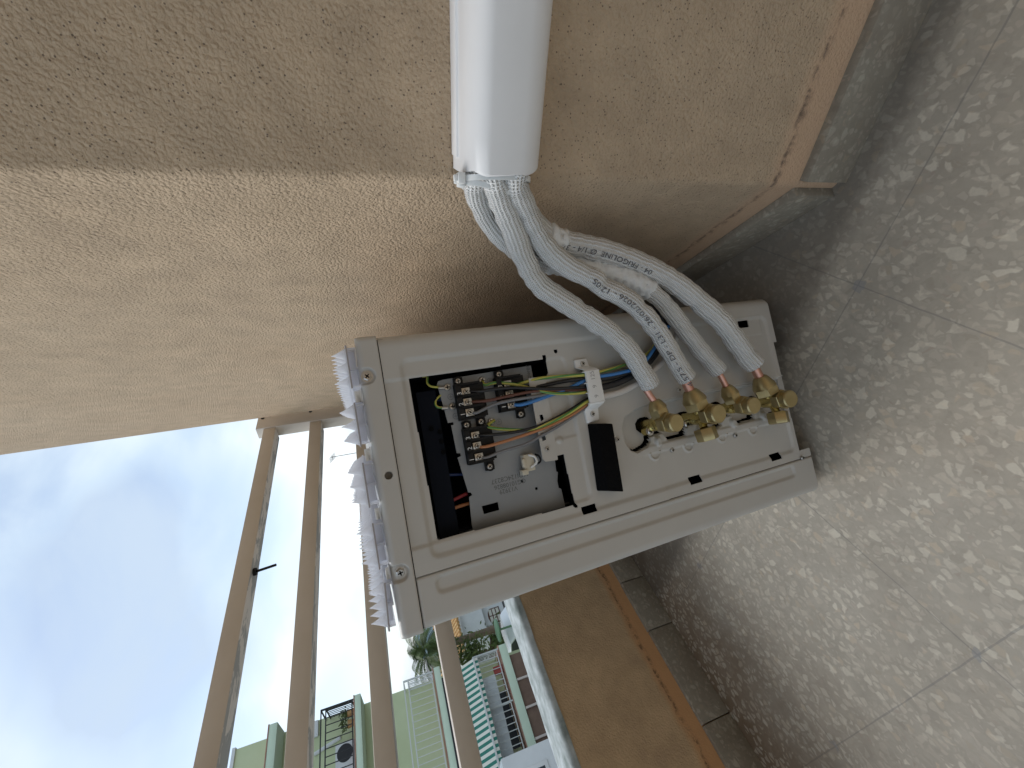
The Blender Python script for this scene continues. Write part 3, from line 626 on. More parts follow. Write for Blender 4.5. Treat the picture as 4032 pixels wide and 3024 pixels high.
# service valves
def hexnut(name,P,ax,r0,r1,l,parent,m,rot=0.):
    mb=MB(); ch=min(.0012,l*.12)
    mb.lathe([(r0*.93,0),(r0,ch),(r0,l-ch),(r0*.93,l)],P,ax,6,rot)
    return mb.build(name,m,parent,smooth='auto')
def valve(s,h,big,nut,tip,cu,cap,port=None,flange=False):
    C0=Lm(s,h,14); body=MB()
    body.cyl(Lm(s,h+3,-22),Lm(s,h,6),.0075 if big else .0062,20)
    body.lathe([(.0085,0),(.0092,.003),(.0092,.010),(.008,.013)],Lm(s,h,4),OUT,20)
    rb_=.0062 if big else .0048
    n0=Lm(*nut); t0=Lm(*tip); c0=Lm(*cu); ax=(t0-n0).normalized()
    body.cyl(C0,n0-ax*.002,rb_,16); body.lathe([(.0095 if big else .0075,-.011),(.0103 if big else .0082,-.002),(.0095 if big else .0075,.011)],C0,OUT,20)
    if port: body.cyl(C0,Lm(*port[0]),.0052,16)
    if flange:
        body.prism([(Lm(s+5,h).x,Lm(s,h-2).z),(Lm(s+11,h).x,Lm(s,h+10).z),(Lm(s+8,h).x,Lm(s,h+14).z),(Lm(s+4,h).x,Lm(s,h+12).z),(Lm(s-4,h).x,Lm(s,h+4).z)],.002,.0065,'y') if False else None
        body.cyl(Lm(s+8,h+7,-8),Lm(s+8,h+7,1.5),.0062,18); body.cyl(Lm(s+8,h+7,-4),Lm(s,h,8),.0058,14)
    b=body.build('valve_body',M['brass'],unit,smooth='auto')
    rn=.0162 if big else .0122; ln=(t0-n0).length
    # flare nut: hex part then cone toward the pipe
    hexnut('flare_nut',n0-ax*.008,ax,rn,rn,.012,b,M['nut'],.3)
    q=MB(); q.lathe([(rn*.97,.003),(rn*.93,ln*.35),(rn*.66,ln*.85),(rn*.50,ln*1.02)],n0,ax,20); q.build('nut_collar',M['nut'],b,smooth='auto')
    q=MB(); q.cyl(t0-ax*.004,c0+(c0-t0).normalized()*.012,.0062 if big else .0042,16); q.build('pipe_stub',M['copper'],b,smooth='auto')
    k0,k1=Lm(*cap[0]),Lm(*cap[1]); ca=(k1-k0).normalized(); rc_=.0146 if big else .0136
    q=MB(); q.lathe([(rc_*.93,0),(rc_,.0012),(rc_,(k1-k0).length*.52),(rc_*.96,(k1-k0).length*.55)],k0,ca,6,.2); q.lathe([(rc_*.80,(k1-k0).length*.5),(rc_*.84,(k1-k0).length*.93),(rc_*.74,(k1-k0).length)],k0,ca,24)
    q.build('valve_cap',M['nut'],b,smooth='auto')
    if port:
        p0,p1=Lm(*port[0]),Lm(*port[1]); pa=(p1-p0).normalized(); hexnut('port_nut',p0,pa,.0138,.0138,(p1-p0).length,b,M['nut'],.1)
    if flange: screw(Lm(s+8,h+7,1.6),.0046,b,rot=.1,hexa=True,name='flange_screw')
    return b
valve(154,300,False,(138,300,18),(124,303,18),(119,306,18),((153,298,19),(155,298,44)),None,True)
valve(158,232,True,(138,240,20),(120,245,20),(110,248,20),((154,231,24),(155,232,47)),((172,237,22),(188,236,24)))
valve(154,170,False,(139,174,18),(124,179,18),(110,184,18),((153,166,22),(155,168,46)))
valve(157,98,True,(139,109,20),(120,115,20),(107,120,20),((156,96,24),(157,99,47)),((174,100,22),(190,102,24)))
screw(K(164,244,1),.0046,unit,rot=.7,hexa=True,name='flange_screw')
# small clutter on the recess lip is part of the pressing
# ---------------- trunking ----------------
duct=empty('cable_trunking',(0.3,0,.495),'white plastic cable trunking fixed along the render wall, open at one end','trunking')
def dprof():
    pts=[(0,.4555),(-.016,.4555)]
    def arc(cy,cz,ry,rz,a0,a1,n=8): return [(cy-ry*math.cos(a0+(a1-a0)*k/n),cz+rz*math.sin(a0+(a1-a0)*k/n)) for k in range(n+1)]
    pts=[(-.001,.4605),(-.018,.4605)]+arc(-.030,.4870,.028,.0265,-math.pi/2*.93,-.08)+arc(-.030,.5200,.028,.0115,.10,math.pi/2*.9)[0:0]+arc(-.026,.5120,.032,.0200,.05,math.pi/2*.93)+[(-.018,.5330),(-.001,.5335)]
    return pts
def shell(prof,x0,x1,th,name,m,par,loc,wob=0.):
    nx=40; v=[];f=[]; n=len(prof); cyy=sum(p[0] for p in prof)/n; czz=sum(p[1] for p in prof)/n
    inner=[(cyy+(y-cyy)*(1-th/.03),czz+(z-czz)*(1-th/.036)) for y,z in prof]
    ring=prof+inner[::-1]; k=len(ring)
    for i in range(nx+1):
        x=x0+(x1-x0)*i/nx
        for j,(y,z) in enumerate(ring):
            dx=(.0022*math.sin(j*.55)*(1 if i==0 else 0)+ (z-.49)*-.06*(1 if i==0 else 0)) 
            v.append((x+dx-loc[0],y-loc[1],z-loc[2]))
    for i in range(nx):
        for j in range(k): f.append((i*k+j,i*k+(j+1)%k,(i+1)*k+(j+1)%k,(i+1)*k+j))
    for j in range(n-1): 
        f.append((j,j+1,k-2-j,k-1-j)); 
    o=MB().add(v,f).build(name,m,par,smooth='auto'); return o
shell(dprof(),.0135,1.04,.0022,'cover',M['duct'],duct,(.3,0,.495))
o=MB().box((.020-.3,-.020,.529-.495),(1.04-.3,-.0005,.5350-.495)).box((.020-.3,-.020,.4565-.495),(1.04-.3,-.0005,.4610-.495)).build('base_channel',M['duct'],duct,bevel=.0012)
# ---------------- insulated pipes ----------------
CAMP=Vector((.0661,-.43833,.63))
T={1:[(.011,-.0374,.5034),(-.0037,-.0329,.4979),(-.0178,-.0296,.4913),(-.0409,-.0264,.4785),(-.0732,-.0248,.463),(-.1029,-.0278,.4431),(-.124,-.0352,.4105),(-.145,-.0465,.3759),(-.1571,-.0545,.3565),(-.1745,-.0662,.3349),(-.1938,-.0776,.3199),(-.226,-.0976,.2993)],
2:[(.0094,-.04,.4841),(-.0032,-.0348,.4799),(-.019,-.0302,.4698),(-.04,-.0261,.4556),(-.0639,-.0243,.4363),(-.0845,-.0263,.4089),(-.1008,-.0316,.3729),(-.1076,-.0332,.3666),(-.1214,-.0413,.3339),(-.136,-.049,.3132),(-.1525,-.0574,.2957),(-.1693,-.0656,.2817),(-.1897,-.0757,.2674),(-.2066,-.0852,.2556),(-.224,-.0969,.2418)],
3:[(.0089,-.025,.5182),(-.0065,-.0175,.5159),(-.0255,-.0106,.5073),(-.0475,-.005,.4908),(-.0696,-.0018,.4662),(-.0852,-.0011,.4359),(-.0917,-.0014,.3995),(-.0992,-.0048,.3625),(-.1069,-.011,.3251),(-.1174,-.0189,.2966),(-.1305,-.0276,.2734),(-.1518,-.039,.2505),(-.1793,-.0546,.2256),(-.2048,-.0719,.202),(-.2261,-.0897,.1799)],
4:[(.01,-.0294,.4827),(-.0056,-.021,.4777),(-.0267,-.0123,.4624),(-.0482,-.0061,.4419),(-.0633,-.0029,.4134),(-.0713,-.001,.3753),(-.0806,-.0024,.3361),(-.0979,-.0096,.2856),(-.1166,-.0201,.2443),(-.1442,-.0362,.2016),(-.1625,-.0484,.1756),(-.1859,-.0618,.1529),(-.2094,-.0759,.1325),(-.2251,-.0884,.1152)]}
inside={1:(-.037,.500),2:(-.040,.482),3:(-.023,.515),4:(-.020,.480)}
lab={1:'white insulated refrigerant pipe ending at the topmost brass valve',2:'white insulated pipe printed with a date, ending at the second brass valve',
3:'white insulated pipe with crumpled wrap tape, ending at the third brass valve',4:'lowest white insulated pipe with black lettering, ending at the bottom brass valve'}
paths={}
def pipe(k):
    y,z=inside[k]; pts=[(.12,y,z),(.05,y,z)]+T[k]
    P=smoothpts(catmull(pts,.002),6); paths[k]=P
    ph=[random.uniform(0,6) for _ in range(8)]; rg=np.random.RandomState(k*11); dents=[(rg.uniform(.25,.97),rg.uniform(0,6.28),rg.uniform(.0006,.0016)) for _ in range(26)]
    base={1:.0124,2:.0122,3:.0114,4:.0142}[k]
    def rf(t,a,l):
        r=base*(.98 if t<.22 else .98+.02*min(1,(t-.22)/.18))
        r*=1+.018*math.sin(l*230+ph[0]+a)+.016*math.sin(l*410+ph[1]+2*a)+.02*math.sin(3*a+ph[2]+l*40)
        for (td,ad,am) in dents: r-=am*math.exp(-((t-td)*90)**2)*(.5+.5*math.cos(a-ad))
        return r+ .0004*math.sin(18*a)
    root=empty('insulated_pipe',P[len(P)//2],lab[k],'pipe','insulated refrigerant pipes between trunking and outdoor unit')
    mb=MB(); off=root.location.copy(); sweep(mb,[p-off for p in P[:-3]],base,54,Vector((0,0,1)),True,rf)
    mb.build('insulation',M['insul'],root,smooth=True)
    return root
roots={k:pipe(k) for k in T}
def crumple(k,i0,i1,r,seed):
    P=paths[k]; a=int(len(P)*i0); b=int(len(P)*i1); Q=P[a:b]; off=roots[k].location; rg=np.random.RandomState(seed); w1=rg.uniform(0,6,10)
    def rf(t,an,l):
        q=r*(1+.05*math.sin(l*300+w1[0]+2*an)+.05*math.sin(l*520+w1[1]-3*an)+.035*math.sin(l*900+5*an+w1[2])+.03*math.sin(7*an+w1[3]+l*150))
        return q*(.93+.07*min(1,min(t,1-t)*14))
    mb=MB(); sweep(mb,[p-off for p in Q],r,40,Vector((0,0,1)),True,rf); mb.build('wrap_tape',M['tape'],roots[k],smooth=True)
crumple(3,.46,.72,.0132,5); crumple(4,.345,.395,.0148,9)
def nearest(P,q): 
    q=Vector(q); return min(range(len(P)),key=lambda i:(P[i]-q).length)
def wrap_text(s,size,k,qa,qb,r,shift=0.):
    P=paths[k]; ia,ib=nearest(P,qa),nearest(P,qb); cum=[0]
    for i in range(1,len(P)): cum.append(cum[-1]+(P[i]-P[i-1]).length)
    me=text_mesh(s,size); bm=bmesh.new(); bm.from_mesh(me); 
    xs=[v.co.x for v in bm.verts]; x0,x1=min(xs),max(xs); hh=size*.35; arr=np.array(cum)
    for v in bm.verts:
        f=(v.co.x-x0)/(x1-x0); l=cum[ia]+(cum[ib]-cum[ia])*f; i=int(np.clip(np.searchsorted(arr,l),1,len(P)-1)); 
        u=(l-cum[i-1])/(cum[i]-cum[i-1]); p=P[i-1].lerp(P[i],u); t=(P[max(i-4,0)]-P[min(i+4,len(P)-1)]).normalized()   # toward the wall
        n_=(CAMP-p); n_=(n_-t*n_.dot(t)).normalized(); up=n_.cross(t); an=(v.co.y-hh)/r+shift
        v.co=p+(n_*math.cos(an)+up*math.sin(an))*(r+.0016)-roots[k].location
    bm.to_mesh(me); bm.free(); me.materials.clear(); me.materials.append(M['ink']); o=bpy.data.objects.new('printing',me); COL.objects.link(o); o.parent=roots[k]
wrap_text('04 - FRIGOLINE  Ø 1/4 - 3/',.0080,4,(-.0979,-.0096,.2856),(-.0633,-.0029,.4134),.0136,.25)
wrap_text('4.57.S - DP - L31 - 26/02/2026 - 12:05',.0078,2,(-.224,-.0969,.2418),(-.0985,-.031,.381),.0122,.1)
# zip ties round the bundle
def ziptie(x,y,z,ry,rz,tilt,yaw,label,hz):
    root=empty('zip_tie',(x,y,z),label,'zip tie','zip ties round the pipe bundle at the trunking'); root.rotation_euler=(0,tilt,yaw)
    v=[];f=[]; n=48
    for i in range(n):
        a=2*math.pi*i/n; wv=1+.03*math.sin(3*a+1)
        for dx,dr in ((-.0024,0),(.0024,0),(.0024,.0012),(-.0024,.0012)): v.append((dx,(ry+dr)*wv*math.cos(a),(rz+dr)*wv*math.sin(a)))
    for i in range(n):
        for j in range(4): f.append((i*4+j,i*4+(j+1)%4,((i+1)%n)*4+(j+1)%4,((i+1)%n)*4+j))
    MB().add(v,f).build('band',M['zip'],root,smooth='auto')
    MB().box((-.0045,-.008+hz,rz-.001),(.0045,.002+hz,rz+.0055)).box((-.0028,-.006+hz,rz+.0055),(.0028,-.001+hz,rz+.009)).build('head',M['zip'],root,bevel=.0008)
ziptie(.0035,-.0285,.500,.0245,.0325,.0,.25,'translucent zip tie round the pipes right at the trunking mouth',-.006)
ziptie(-.0070,-.023,.504,.0225,.0265,.22,.30,'second zip tie round the pipes, further from the trunking',-.004)
# ---------------- wires ----------------
WG='loose wires between the terminal blocks and the cable clamp'
def wire(name,pts,o0,o1,r,m,label,group=WG,oo=None,cat='wire'):
    n=len(pts); P=[]
    for i,(s_,h_) in enumerate(pts):
        o_=oo[i] if oo else o0+(o1-o0)*min(1,i/(n-1)*1.25); P.append(UM@K(s_,h_,o_))
    P=smoothpts(catmull(P,.0015),4); root_=P[0].copy()
    mb=MB(); sweep(mb,[p-root_ for p in P],r,12); o=mb.build(name,m,None,smooth=True); o.location=root_; tag(o,label,cat,group); return o
z0=PO+9
wire('wire',[(65,518.7),(70,516.8),(69,502.3),(75.6,476.7),(82.6,460.2),(92,434.5),(96.7,406.8),(97.9,391),(97,378)],PO+3,7,.0019,M['w_gy'],'green and yellow wire from the earth screw beside the upper terminal block')
wire('wire',[(75.3,478.4),(73.1,462.8),(71.9,444.3),(73.5,416.3),(76,387.4),(76,369.6),(71.6,324),(64,291),(50,268),(25,250),(-5,252)],z0,12,.0021,M['w_gy'],'yellow and green wire running over the clamp from the power terminal block',oo=[z0,z0+6,-4,2,8,8,8,8,8,10,14])
wire('wire',[(74,536),(76,524.5),(76,507),(78.2,481.6),(84.6,446.9),(88,420),(91,391.2),(91,378)],z0,7,.0019,M['w_black'],'black wire from terminal 3 of the upper block')
wire('wire',[(86.6,536),(88,517.6),(86.8,492),(86.1,456.4),(90.4,419.9),(94.4,391.9),(94,378)],z0,5,.0019,M['w_brown'],'brown wire from terminal 2 of the upper block')
wire('wire',[(98.2,537),(99.7,532.9),(93.6,510.3),(92.1,484.3),(92.6,439.3),(92,410),(92,391.8),(92,378)],z0,3,.0019,M['w_grey'],'grey wire from terminal 1 of the upper block')
wire('wire',[(97.2,488),(98.9,480.4),(98.5,467.9),(94.2,439.7),(89.3,410.1),(83.7,389.1),(82,375)],z0,6,.0023,M['w_blue'],'blue wire from terminal 1 of the power block')
wire('wire',[(73.3,489.4),(80.8,455.3),(80,417.7),(80.3,388.3),(81,375)],z0,7,.0024,M['w_black'],'thick black wire beside the blue one at the power block')
wire('wire',[(111.5,513),(116.2,522.1),(122.4,507.4),(129.4,474.2),(126.6,446.5),(119.2,416.6),(110,390.5),(108,377)],PO+3,7,.0020,M['w_gy'],'green and yellow wire curving up from the earth screw beside the lower block')
wire('wire',[(124.4,536),(126.3,524.1),(128.9,492.3),(127,455.3),(115.3,413.3),(106.8,389.6),(105,377)],z0,4,.0019,M['w_black'],'black wire from terminal 3 of the lower block')
wire('wire',[(136.5,537),(138.7,530.5),(136,493.7),(130.3,448),(122.2,414.8),(113.5,390.9),(111,377)],z0,4,.0019,M['w_orange'],'orange brown wire from terminal 2 of the lower block')
wire('wire',[(148.2,537),(150.8,531.4),(147.4,510.1),(145.2,481),(140.1,462.2),(131.7,432.8),(117,392),(113,377)],z0,1,.0018,M['w_grey'],'grey wire from terminal 1 of the lower block')
for pts,m,lb in (([(50.5,585),(50.5,579),(56.6,581.3),(62.1,578.4),(64.5,568.9)],M['w_gy'],'thin green yellow wire hooked into the crimp by the upper earth screw'),
                 ([(71,560),(73.8,569),(79.1,575.6),(85.5,575.4),(87.5,568.9)],M['w_gy'],'yellow wire looping into the crimp by the lower earth screw')):
    wire('wire',pts,PO-2,PO+3,.0014,m,lb,'thin wires inside the terminal compartment')
for (a,b) in ((65.4,567),(88,567)):
    P0=UM@K(a,b+3,PO+3); P1=UM@K(a+.6,b-3.5,PO+3); q=MB().cyl((0,0,0),P1-P0,.0021,10); q.cyl((P1-P0)*.35,(P1-P0)*.5,.0025,10); o=q.build('crimp_terminal',M['screw'],None,smooth='auto'); o.location=P0
    tag(o,'bare crimp terminal at the %s earth screw of the plate'%('upper' if a<70 else 'lower'),'crimp terminal','crimp terminals')
wire('wire',[(158.5,590),(160,575),(163.1,556)],PO-10,PO-12,.0018,M['w_dark'],'dark blue wire crossing the compartment in shadow','thin wires inside the terminal compartment')
wire('wire',[(90,590),(83,583.2),(78.2,573.6),(80,562)],PO-12,PO-12,.0018,M['w_dark'],'dark blue wire curving behind the plate edge','thin wires inside the terminal compartment')
wire('wire',[(191.9,590),(187.6,575.9),(183.8,558)],PO-6,PO-10,.0020,M['w_red'],'dark red wire at the dark end of the compartment','thin wires inside the terminal compartment')
wire('wire',[(198.7,590),(195.6,573.5),(194.8,557)],PO-6,PO-10,.0020,M['w_orange'],'orange wire beside the red one in the compartment','thin wires inside the terminal compartment')
CG='thick cables from the clamp to the wall'
def ext(s): return [(-30,262),(-48,300),(-62,350)]
wire('cable',[(84,383),(84,369.6),(83.7,340),(77.7,303.5),(62.1,276.7),(41.2,257.2),(18.8,246.6),(-5.5,254.6),(-24,275),(-40,310)],4,20,.0040,M['w_black'],'thick black cable on the clamp side nearest the wall',CG,oo=[4,6,7,8,9,10,12,16,22,30],cat='cable')
wire('cable',[(96,384),(95.6,370),(92,333.4),(78.8,294.7),(59.5,266.7),(34.6,245.9),(13.6,238),(-11,248),(-34,276),(-46,310)],4,20,.0042,M['w_black'],'thick black cable lying between its twin and the white cable',CG,oo=[4,6,7,8,8,9,11,16,24,30],cat='cable')
wire('cable',[(107,384),(106.5,368.4),(105.4,340.9),(97.4,308.4),(83,277.4),(70.5,255.4),(47.8,232.4),(21.2,220.3),(-6,226),(-30,250)],4,18,.0042,M['w_white'],'off white round cable curving from the clamp up to the pipes',CG,oo=[4,5,5,5,5,5,7,10,18,26],cat='cable')
wire('cable',[(81,380),(80.9,366.6),(80.8,335),(75.5,298.4),(51.8,267),(30.8,244.9),(25.9,233.9)],8,14,.0022,M['w_blue'],'blue wire lying on the black cables beyond the clamp',CG,oo=[9,11,13,14,14,14,14],cat='wire')
# ---------------- spike strips on the lid ----------------
cone=MB(); cone.lathe([(.0068,0),(.0052,.0030),(.0029,.0080),(.0010,.0125),(.0003,.0150)],(0,0,0),(0,0,1),10)
cone_me=None
def strip(i,s0,s1,hb,rot,label,tiltz=0.,yoff=0.,L_=.40):
    root=empty('spike_strip',label=label,cat='spike strip',group='frosted plastic spike strips on the unit lid')
    root.matrix_world=UM@Matrix.Translation(Lm(s0,hb,2-yoff))@Matrix.Rotation(rot,4,'Z')@Matrix.Rotation(tiltz,4,'Y')
    wd=(s1-s0)/1000
    mb=MB(); mb.box((-wd,0,-.0010),(0,L_,.0010)); 
    base=mb.build('base',M['frost'],root,bevel=.0006)
    mb=MB(); mb.box((-wd,-.0012,-.0011),(0,-.0001,.0004)); mb.build('front_edge',vary(M['edge'] if 'edge' in M else M.setdefault('edge',mat('strip_edge',(.36,.33,.33),.5)),(.36,.33,.33),(.40,.37,.37)),root)
    mb=MB(); z_b=.648*1000-hb
    mb.box((-wd+.002,.003,z_b/1000+.0004),(-wd+.0035,L_-.01,-.001)); mb.box((-.0035,.003,z_b/1000+.0004),(-.002,L_-.01,-.001)); mb.box((-wd*.55,.006,z_b/1000+.0004),(-wd*.50,L_-.01,-.001)); mb.box((-wd+.004,.012,z_b/1000+.002),(-.004,.0132,-.001))
    mb.build('base_rib',M['clear'],root)
    global cone_me
    nr=int(L_/.0195)
    for r_ in range(3):
        for j in range(nr):
            if cone_me is None: o=cone.build('spike',M['frost'],root,smooth=True); cone_me=o.data
            else: o=bpy.data.objects.new('spike',cone_me); COL.objects.link(o); o.parent=root
            o.location=(-.0078-r_*(wd-.0156)/2,.0078+j*.0195,.0008); o.scale=(1,1,random.uniform(.94,1.04)); o.rotation_euler=(0,0,random.random())
    return root
strip(0,8,53,657.5,R(1.5),'frosted spike strip on the lid nearest the render wall')
strip(1,68,113,657.5,R(-2.5),'frosted spike strip on the lid, second from the render wall',yoff=-3)
strip(2,129,174,658.5,R(0.5),'frosted spike strip in the middle of the lid, in front of the third railing bar')
strip(3,190,235,658,R(2.0),'frosted spike strip beside the front lid screw',yoff=2)
strip(4,249,295,655.5,R(-1.),'frosted spike strip at the front edge of the lid, sagging over the corner',tiltz=R(3.2))
for (a,b,hb) in ((53,68,656),(114,129,655),(175,189,654),(235,249,653)):
    q=MB().box((-(b-.5)/1000,.004,.6487),(-(a+.5)/1000,.03,.650)).box((-(b-.5)/1000,.004,.6500),(-(a+2)/1000,.006,hb/1000)); 
    o=q.build('strip_joiner',M['tape'],None,bevel=.0005); o.matrix_world=UM; tag(o,{53:'small white plastic joiner between the two strips nearest the render wall',114:'white plastic joiner between the second strip and the middle strip',175:'white plastic joiner on the front side of the middle strip',235:'white plastic joiner above the front lid screw'}[a],'joiner','joiners between spike strips')
# ---------------- street and houses beyond ----------------
def bmat(n,c1,c2,sc=1.2,rough=.85): return vary(mat(n,c1,rough),c1,c2,sc)
M['gwall']=bmat('green_render',(.56,.62,.38),(.61,.67,.44),.7); M['gslab']=bmat('pale_green_render',(.60,.72,.56),(.65,.76,.61),1.5)
M['bwhite']=bmat('white_render',(.68,.70,.70),(.78,.79,.79),.9); M['dgreen']=bmat('green_awning',(.03,.17,.13),(.04,.20,.15),3)
M['cream']=mat('cream_stripe',(.70,.68,.60),.8); M['shutter']=bmat('brown_shutter',(.16,.10,.075),(.21,.14,.10),3); M['frame']=mat('pale_frame',(.62,.55,.50),.6)
M['rust']=bmat('rusty_edge',(.35,.17,.12),(.45,.27,.20),4); M['iron']=mat('black_iron',(.015,.015,.018),.5); M['wrail']=mat('white_iron',(.62,.64,.62),.5)
M['glass']=mat('window_glass',(.05,.06,.07),.1); M['tile']=bmat('clay_tile',(.50,.27,.10),(.62,.42,.20),6); M['brown']=mat('brown_frame',(.10,.04,.025),.6)
M['leaf']=vary(mat('palm_leaf',(.10,.16,.05),.6),(.06,.11,.03),(.17,.22,.08),1.5); M['leaf2']=vary(mat('shrub_leaf',(.09,.13,.03),.7),(.05,.09,.02),(.15,.17,.06),1.5)
M['bark']=bmat('palm_bark',(.14,.10,.07),(.22,.17,.12),5); M['tarp']=bmat('white_tarpaulin',(.72,.75,.76),(.58,.62,.64),2.,.6); M['red']=mat('red_plastic',(.35,.06,.05),.5); M['greenp']=mat('green_painted',(.14,.26,.15),.5)
GX=-18.97; BX=-18.0; GY=6.62; Z3=[5.56,2.85,-.01,-2.68]      # facade plane, balcony front, corner, slab centres
apt=empty('apartment_building',(GX,GY,-5.5),'pale green apartment block with balconies and a striped awning across the street','building')
def A(mb,name,m,par=None,**k):
    par=par or apt; o=mb.build(name,m,None,**k); o.parent=par; o.matrix_parent_inverse=Matrix.Translation(-Vector(apt.location)) if par is apt else Matrix.Identity(4); return o
A(MB().box((GX-9,-14,-5.5),(GX,GY,6.95)),'wall',M['gwall'])
A(MB().box((GX-9.05,-14,6.95),(GX+.05,GY+.05,7.05)),'roof_edge',M['bwhite'])
heights=[(5.44,5.69),(2.745,2.955),(-.13,.11),(-2.82,-2.50)]
for i,(a,b) in enumerate(heights):
    s_=A(MB().box((GX-.01,-6,a),(BX,GY+.02,b)),'balcony_slab',M['gslab'],bevel=.01)
    A(MB().box((GX-.01,-6,b),(BX+.012,GY+.03,b+.035)),'slab_edge',M['rust'])
def balustrade(y0,y1,z0,h,m,name,step=.125,r=.010,side=True,xr=BX-.05):
    mb=MB()
    for zz in (z0+.10,z0+h*.86,z0+h): mb.box((xr-.02,y0,zz-.018),(xr+.02,y1,zz+.018))
    if side:
        for zz in (z0+.10,z0+h*.86,z0+h): mb.box((GX,y1-.04,zz-.018),(xr,y1,zz+.018))
        for k in range(7): x_=GX+.13*(k+.5); mb.box((x_-r,y1-.03,z0+.1),(x_+r,y1-.01,z0+h*.86))
    for yy in (y0,(y0+y1)/2,y1-.03): mb.box((xr-.03,yy-.02,z0),(xr+.03,yy+.03,z0+h))
    k=y0
    while k<y1: mb.box((xr-r,k-r,z0+.1),(xr+r,k+r,z0+h*.86)); k+=step
    return A(mb,name,m)
balustrade(-1,GY-.06,2.95,1.12,M['iron'],'balustrade',.22,.012)
balustrade(-1,GY-.06,.11,1.12,M['wrail'],'balustrade',.20,.009)
balustrade(2.9,GY-.06,-2.48,1.05,M['wrail'],'balustrade',.20,.012)
# dark doors behind the balconies
for (y0,y1,z0,z1) in ((-3.5,-1.2,2.95,5.1),(-3.2,-.6,.15,2.3),(3.6,5.4,-2.45,-.5),(.8,2.6,-2.45,-.5)):
    d_=A(MB().box((GX-.05,y0,z0),(GX+.02,y1,z1)),'window',M['glass']); 
# awnings
def awning(y0,y1,xt,zt,xf,zf,label_name,n):
    mb=MB(); mg=MB()
    for k in range(n):
        a=y0+(y1-y0)*k/n; b=a+(y1-y0)/n*.5; c=y0+(y1-y0)*(k+1)/n
        q=lambda p,y,dz=0: (p[0],y,p[1]+dz)
        for (m_,u,v_) in ((mg,a,b),(mb,b,c)):
            T_=(xt,zt);F_=(xf,zf); mid=((xt+xf)/2,(zt+zf)/2-.06)
            m_.add([q(T_,u),q(T_,v_),q(mid,v_),q(mid,u)],[(0,1,2,3)]); m_.add([q(mid,u),q(mid,v_),q(F_,v_),q(F_,u)],[(0,1,2,3)]); m_.add([q(F_,u),q(F_,v_),(xf,v_,zf-.16),(xf,u,zf-.16)],[(0,1,2,3)])
    o=A(mg,'awning',M['dgreen']); c_=mb.build('awning_stripe',M['cream'],o); c_.parent=o
    r=MB().box((xf-.02,y0,zf-.04),(xf+.03,y1,zf+.02)).build('awning_bar',M['wrail'],o); return o
awning(-2.2,6.25,BX-.1,-.30,BX+.62,-1.35,'a',46)
comb=[(6.1,-.27)]
for k in range(60): comb+=[(6.1-k*.2,-.42),(6.1-k*.2-.11,-.42),(6.1-k*.2-.11,-.30),(6.1-k*.2-.2,-.30)]
comb+=[(6.1-60*.2,-.27)]
A(MB().prism(comb,BX+.02,BX+.03,'x'),'valance',M['cream']); A(MB().box((BX-.02,-6,-.44),(BX+.015,6.2,-.13)),'valance_backing',M['iron'])
# hanging sheet and dark interior on the lower balcony
v=[];f=[]; 
for i in range(41):
    y=2.2+3.6*i/40
    for j,(x_,z_) in enumerate(((BX-.55,-.75),(BX-.35,-1.3),(BX-.18,-2.05))): v.append((x_+.03*math.sin(i*1.3+j),y,z_-(y-4)*.03))
for i in range(40):
    for j in range(2): f.append((i*3+j,(i+1)*3+j,(i+1)*3+j+1,i*3+j+1))
A(MB().add(v,f),'hanging_sheet',M['tarp'],smooth=True)
A(MB().box((BX-.3,5.75,-2.45),(BX-.1,6.0,-2.1)),'flower_pot',M['red'])
# ground floor shutters between pale posts
for k in range(9):
    y1=6.2-k*.93; A(MB().box((GX+.8,y1-.86,-3.45),(GX+.86,y1,-2.84)),'shutter',M['shutter']); A(MB().box((GX+.8,y1-.93,-5.3),(GX+.93,y1-.86,-2.84)),'shutter_post',M['frame'])
A(MB().box((GX+.8,-3,-3.66),(GX+.95,6.25,-3.46)),'shutter_rail',M['frame']); A(MB().box((GX+.8,-3,-5.5),(GX+.87,6.2,-3.66)),'lower_shutter',M['shutter'])
# wall unit, lamp and pipe on the upper balcony
MXL=Vector(apt.location)
f_=lambda X:(-X+.066)/12.066
def pt(X,y,z): f=f_(X); return Vector((X,(y+.438)*f-.438,(z-.63)*f+.63))
wu=empty('wall_air_conditioner',pt(BX-.5,3.15,2.40),'small white fan unit on the balcony behind black rails','air conditioner')
MB().box((-.14,-.42,-.30),(.14,.42,.30)).build('casing',M['bwhite'],wu,bevel=.02); MB().cyl((.14,.1,0),(.15,.1,0),.25,28).build('fan_grille',M['iron'],wu)
pc=pt(GX+.05,3.9,3.03); A(MB().box(pc-Vector((.05,.28,.10)),pc+Vector((.06,.22,.10))),'wall_lamp',M['bwhite'],bevel=.03)
a,b=pt(GX+.04,3.42,3.04),pt(GX+.04,3.55,2.50); mb=MB(); mb.cyl(a,b,.06,8); A(mb,'drain_pipe',M['bwhite'])
pp=[(BX-.3,6.25,0),(BX-.35,5.95,0)]
for i,(x_,y_,_) in enumerate(pp):
    t=empty('potted_plant',(x_,y_,2.99),'terracotta pot plant on the upper balcony, %s'%('at the corner' if i==0 else 'inside the corner one'),'plant','pot plants on the balcony')
    MB().lathe([(.09,0),(.13,.22),(.14,.24)],(0,0,0),(0,0,1),12).build('pot',M['tile'],t)
    mb=MB(); rg=random.Random(i)
    for k in range(70):
        c_=Vector((rg.gauss(0,.09),rg.gauss(0,.09),.36+rg.gauss(0,.08))); u=Vector((rg.gauss(0,1),rg.gauss(0,1),rg.gauss(0,1))).normalized()*.05; w_=u.orthogonal().normalized()*.025; mb.add([c_-u,c_+w_,c_+u,c_-w_],[(0,1,2,3)])
    mb.build('foliage',M['leaf2'],t)
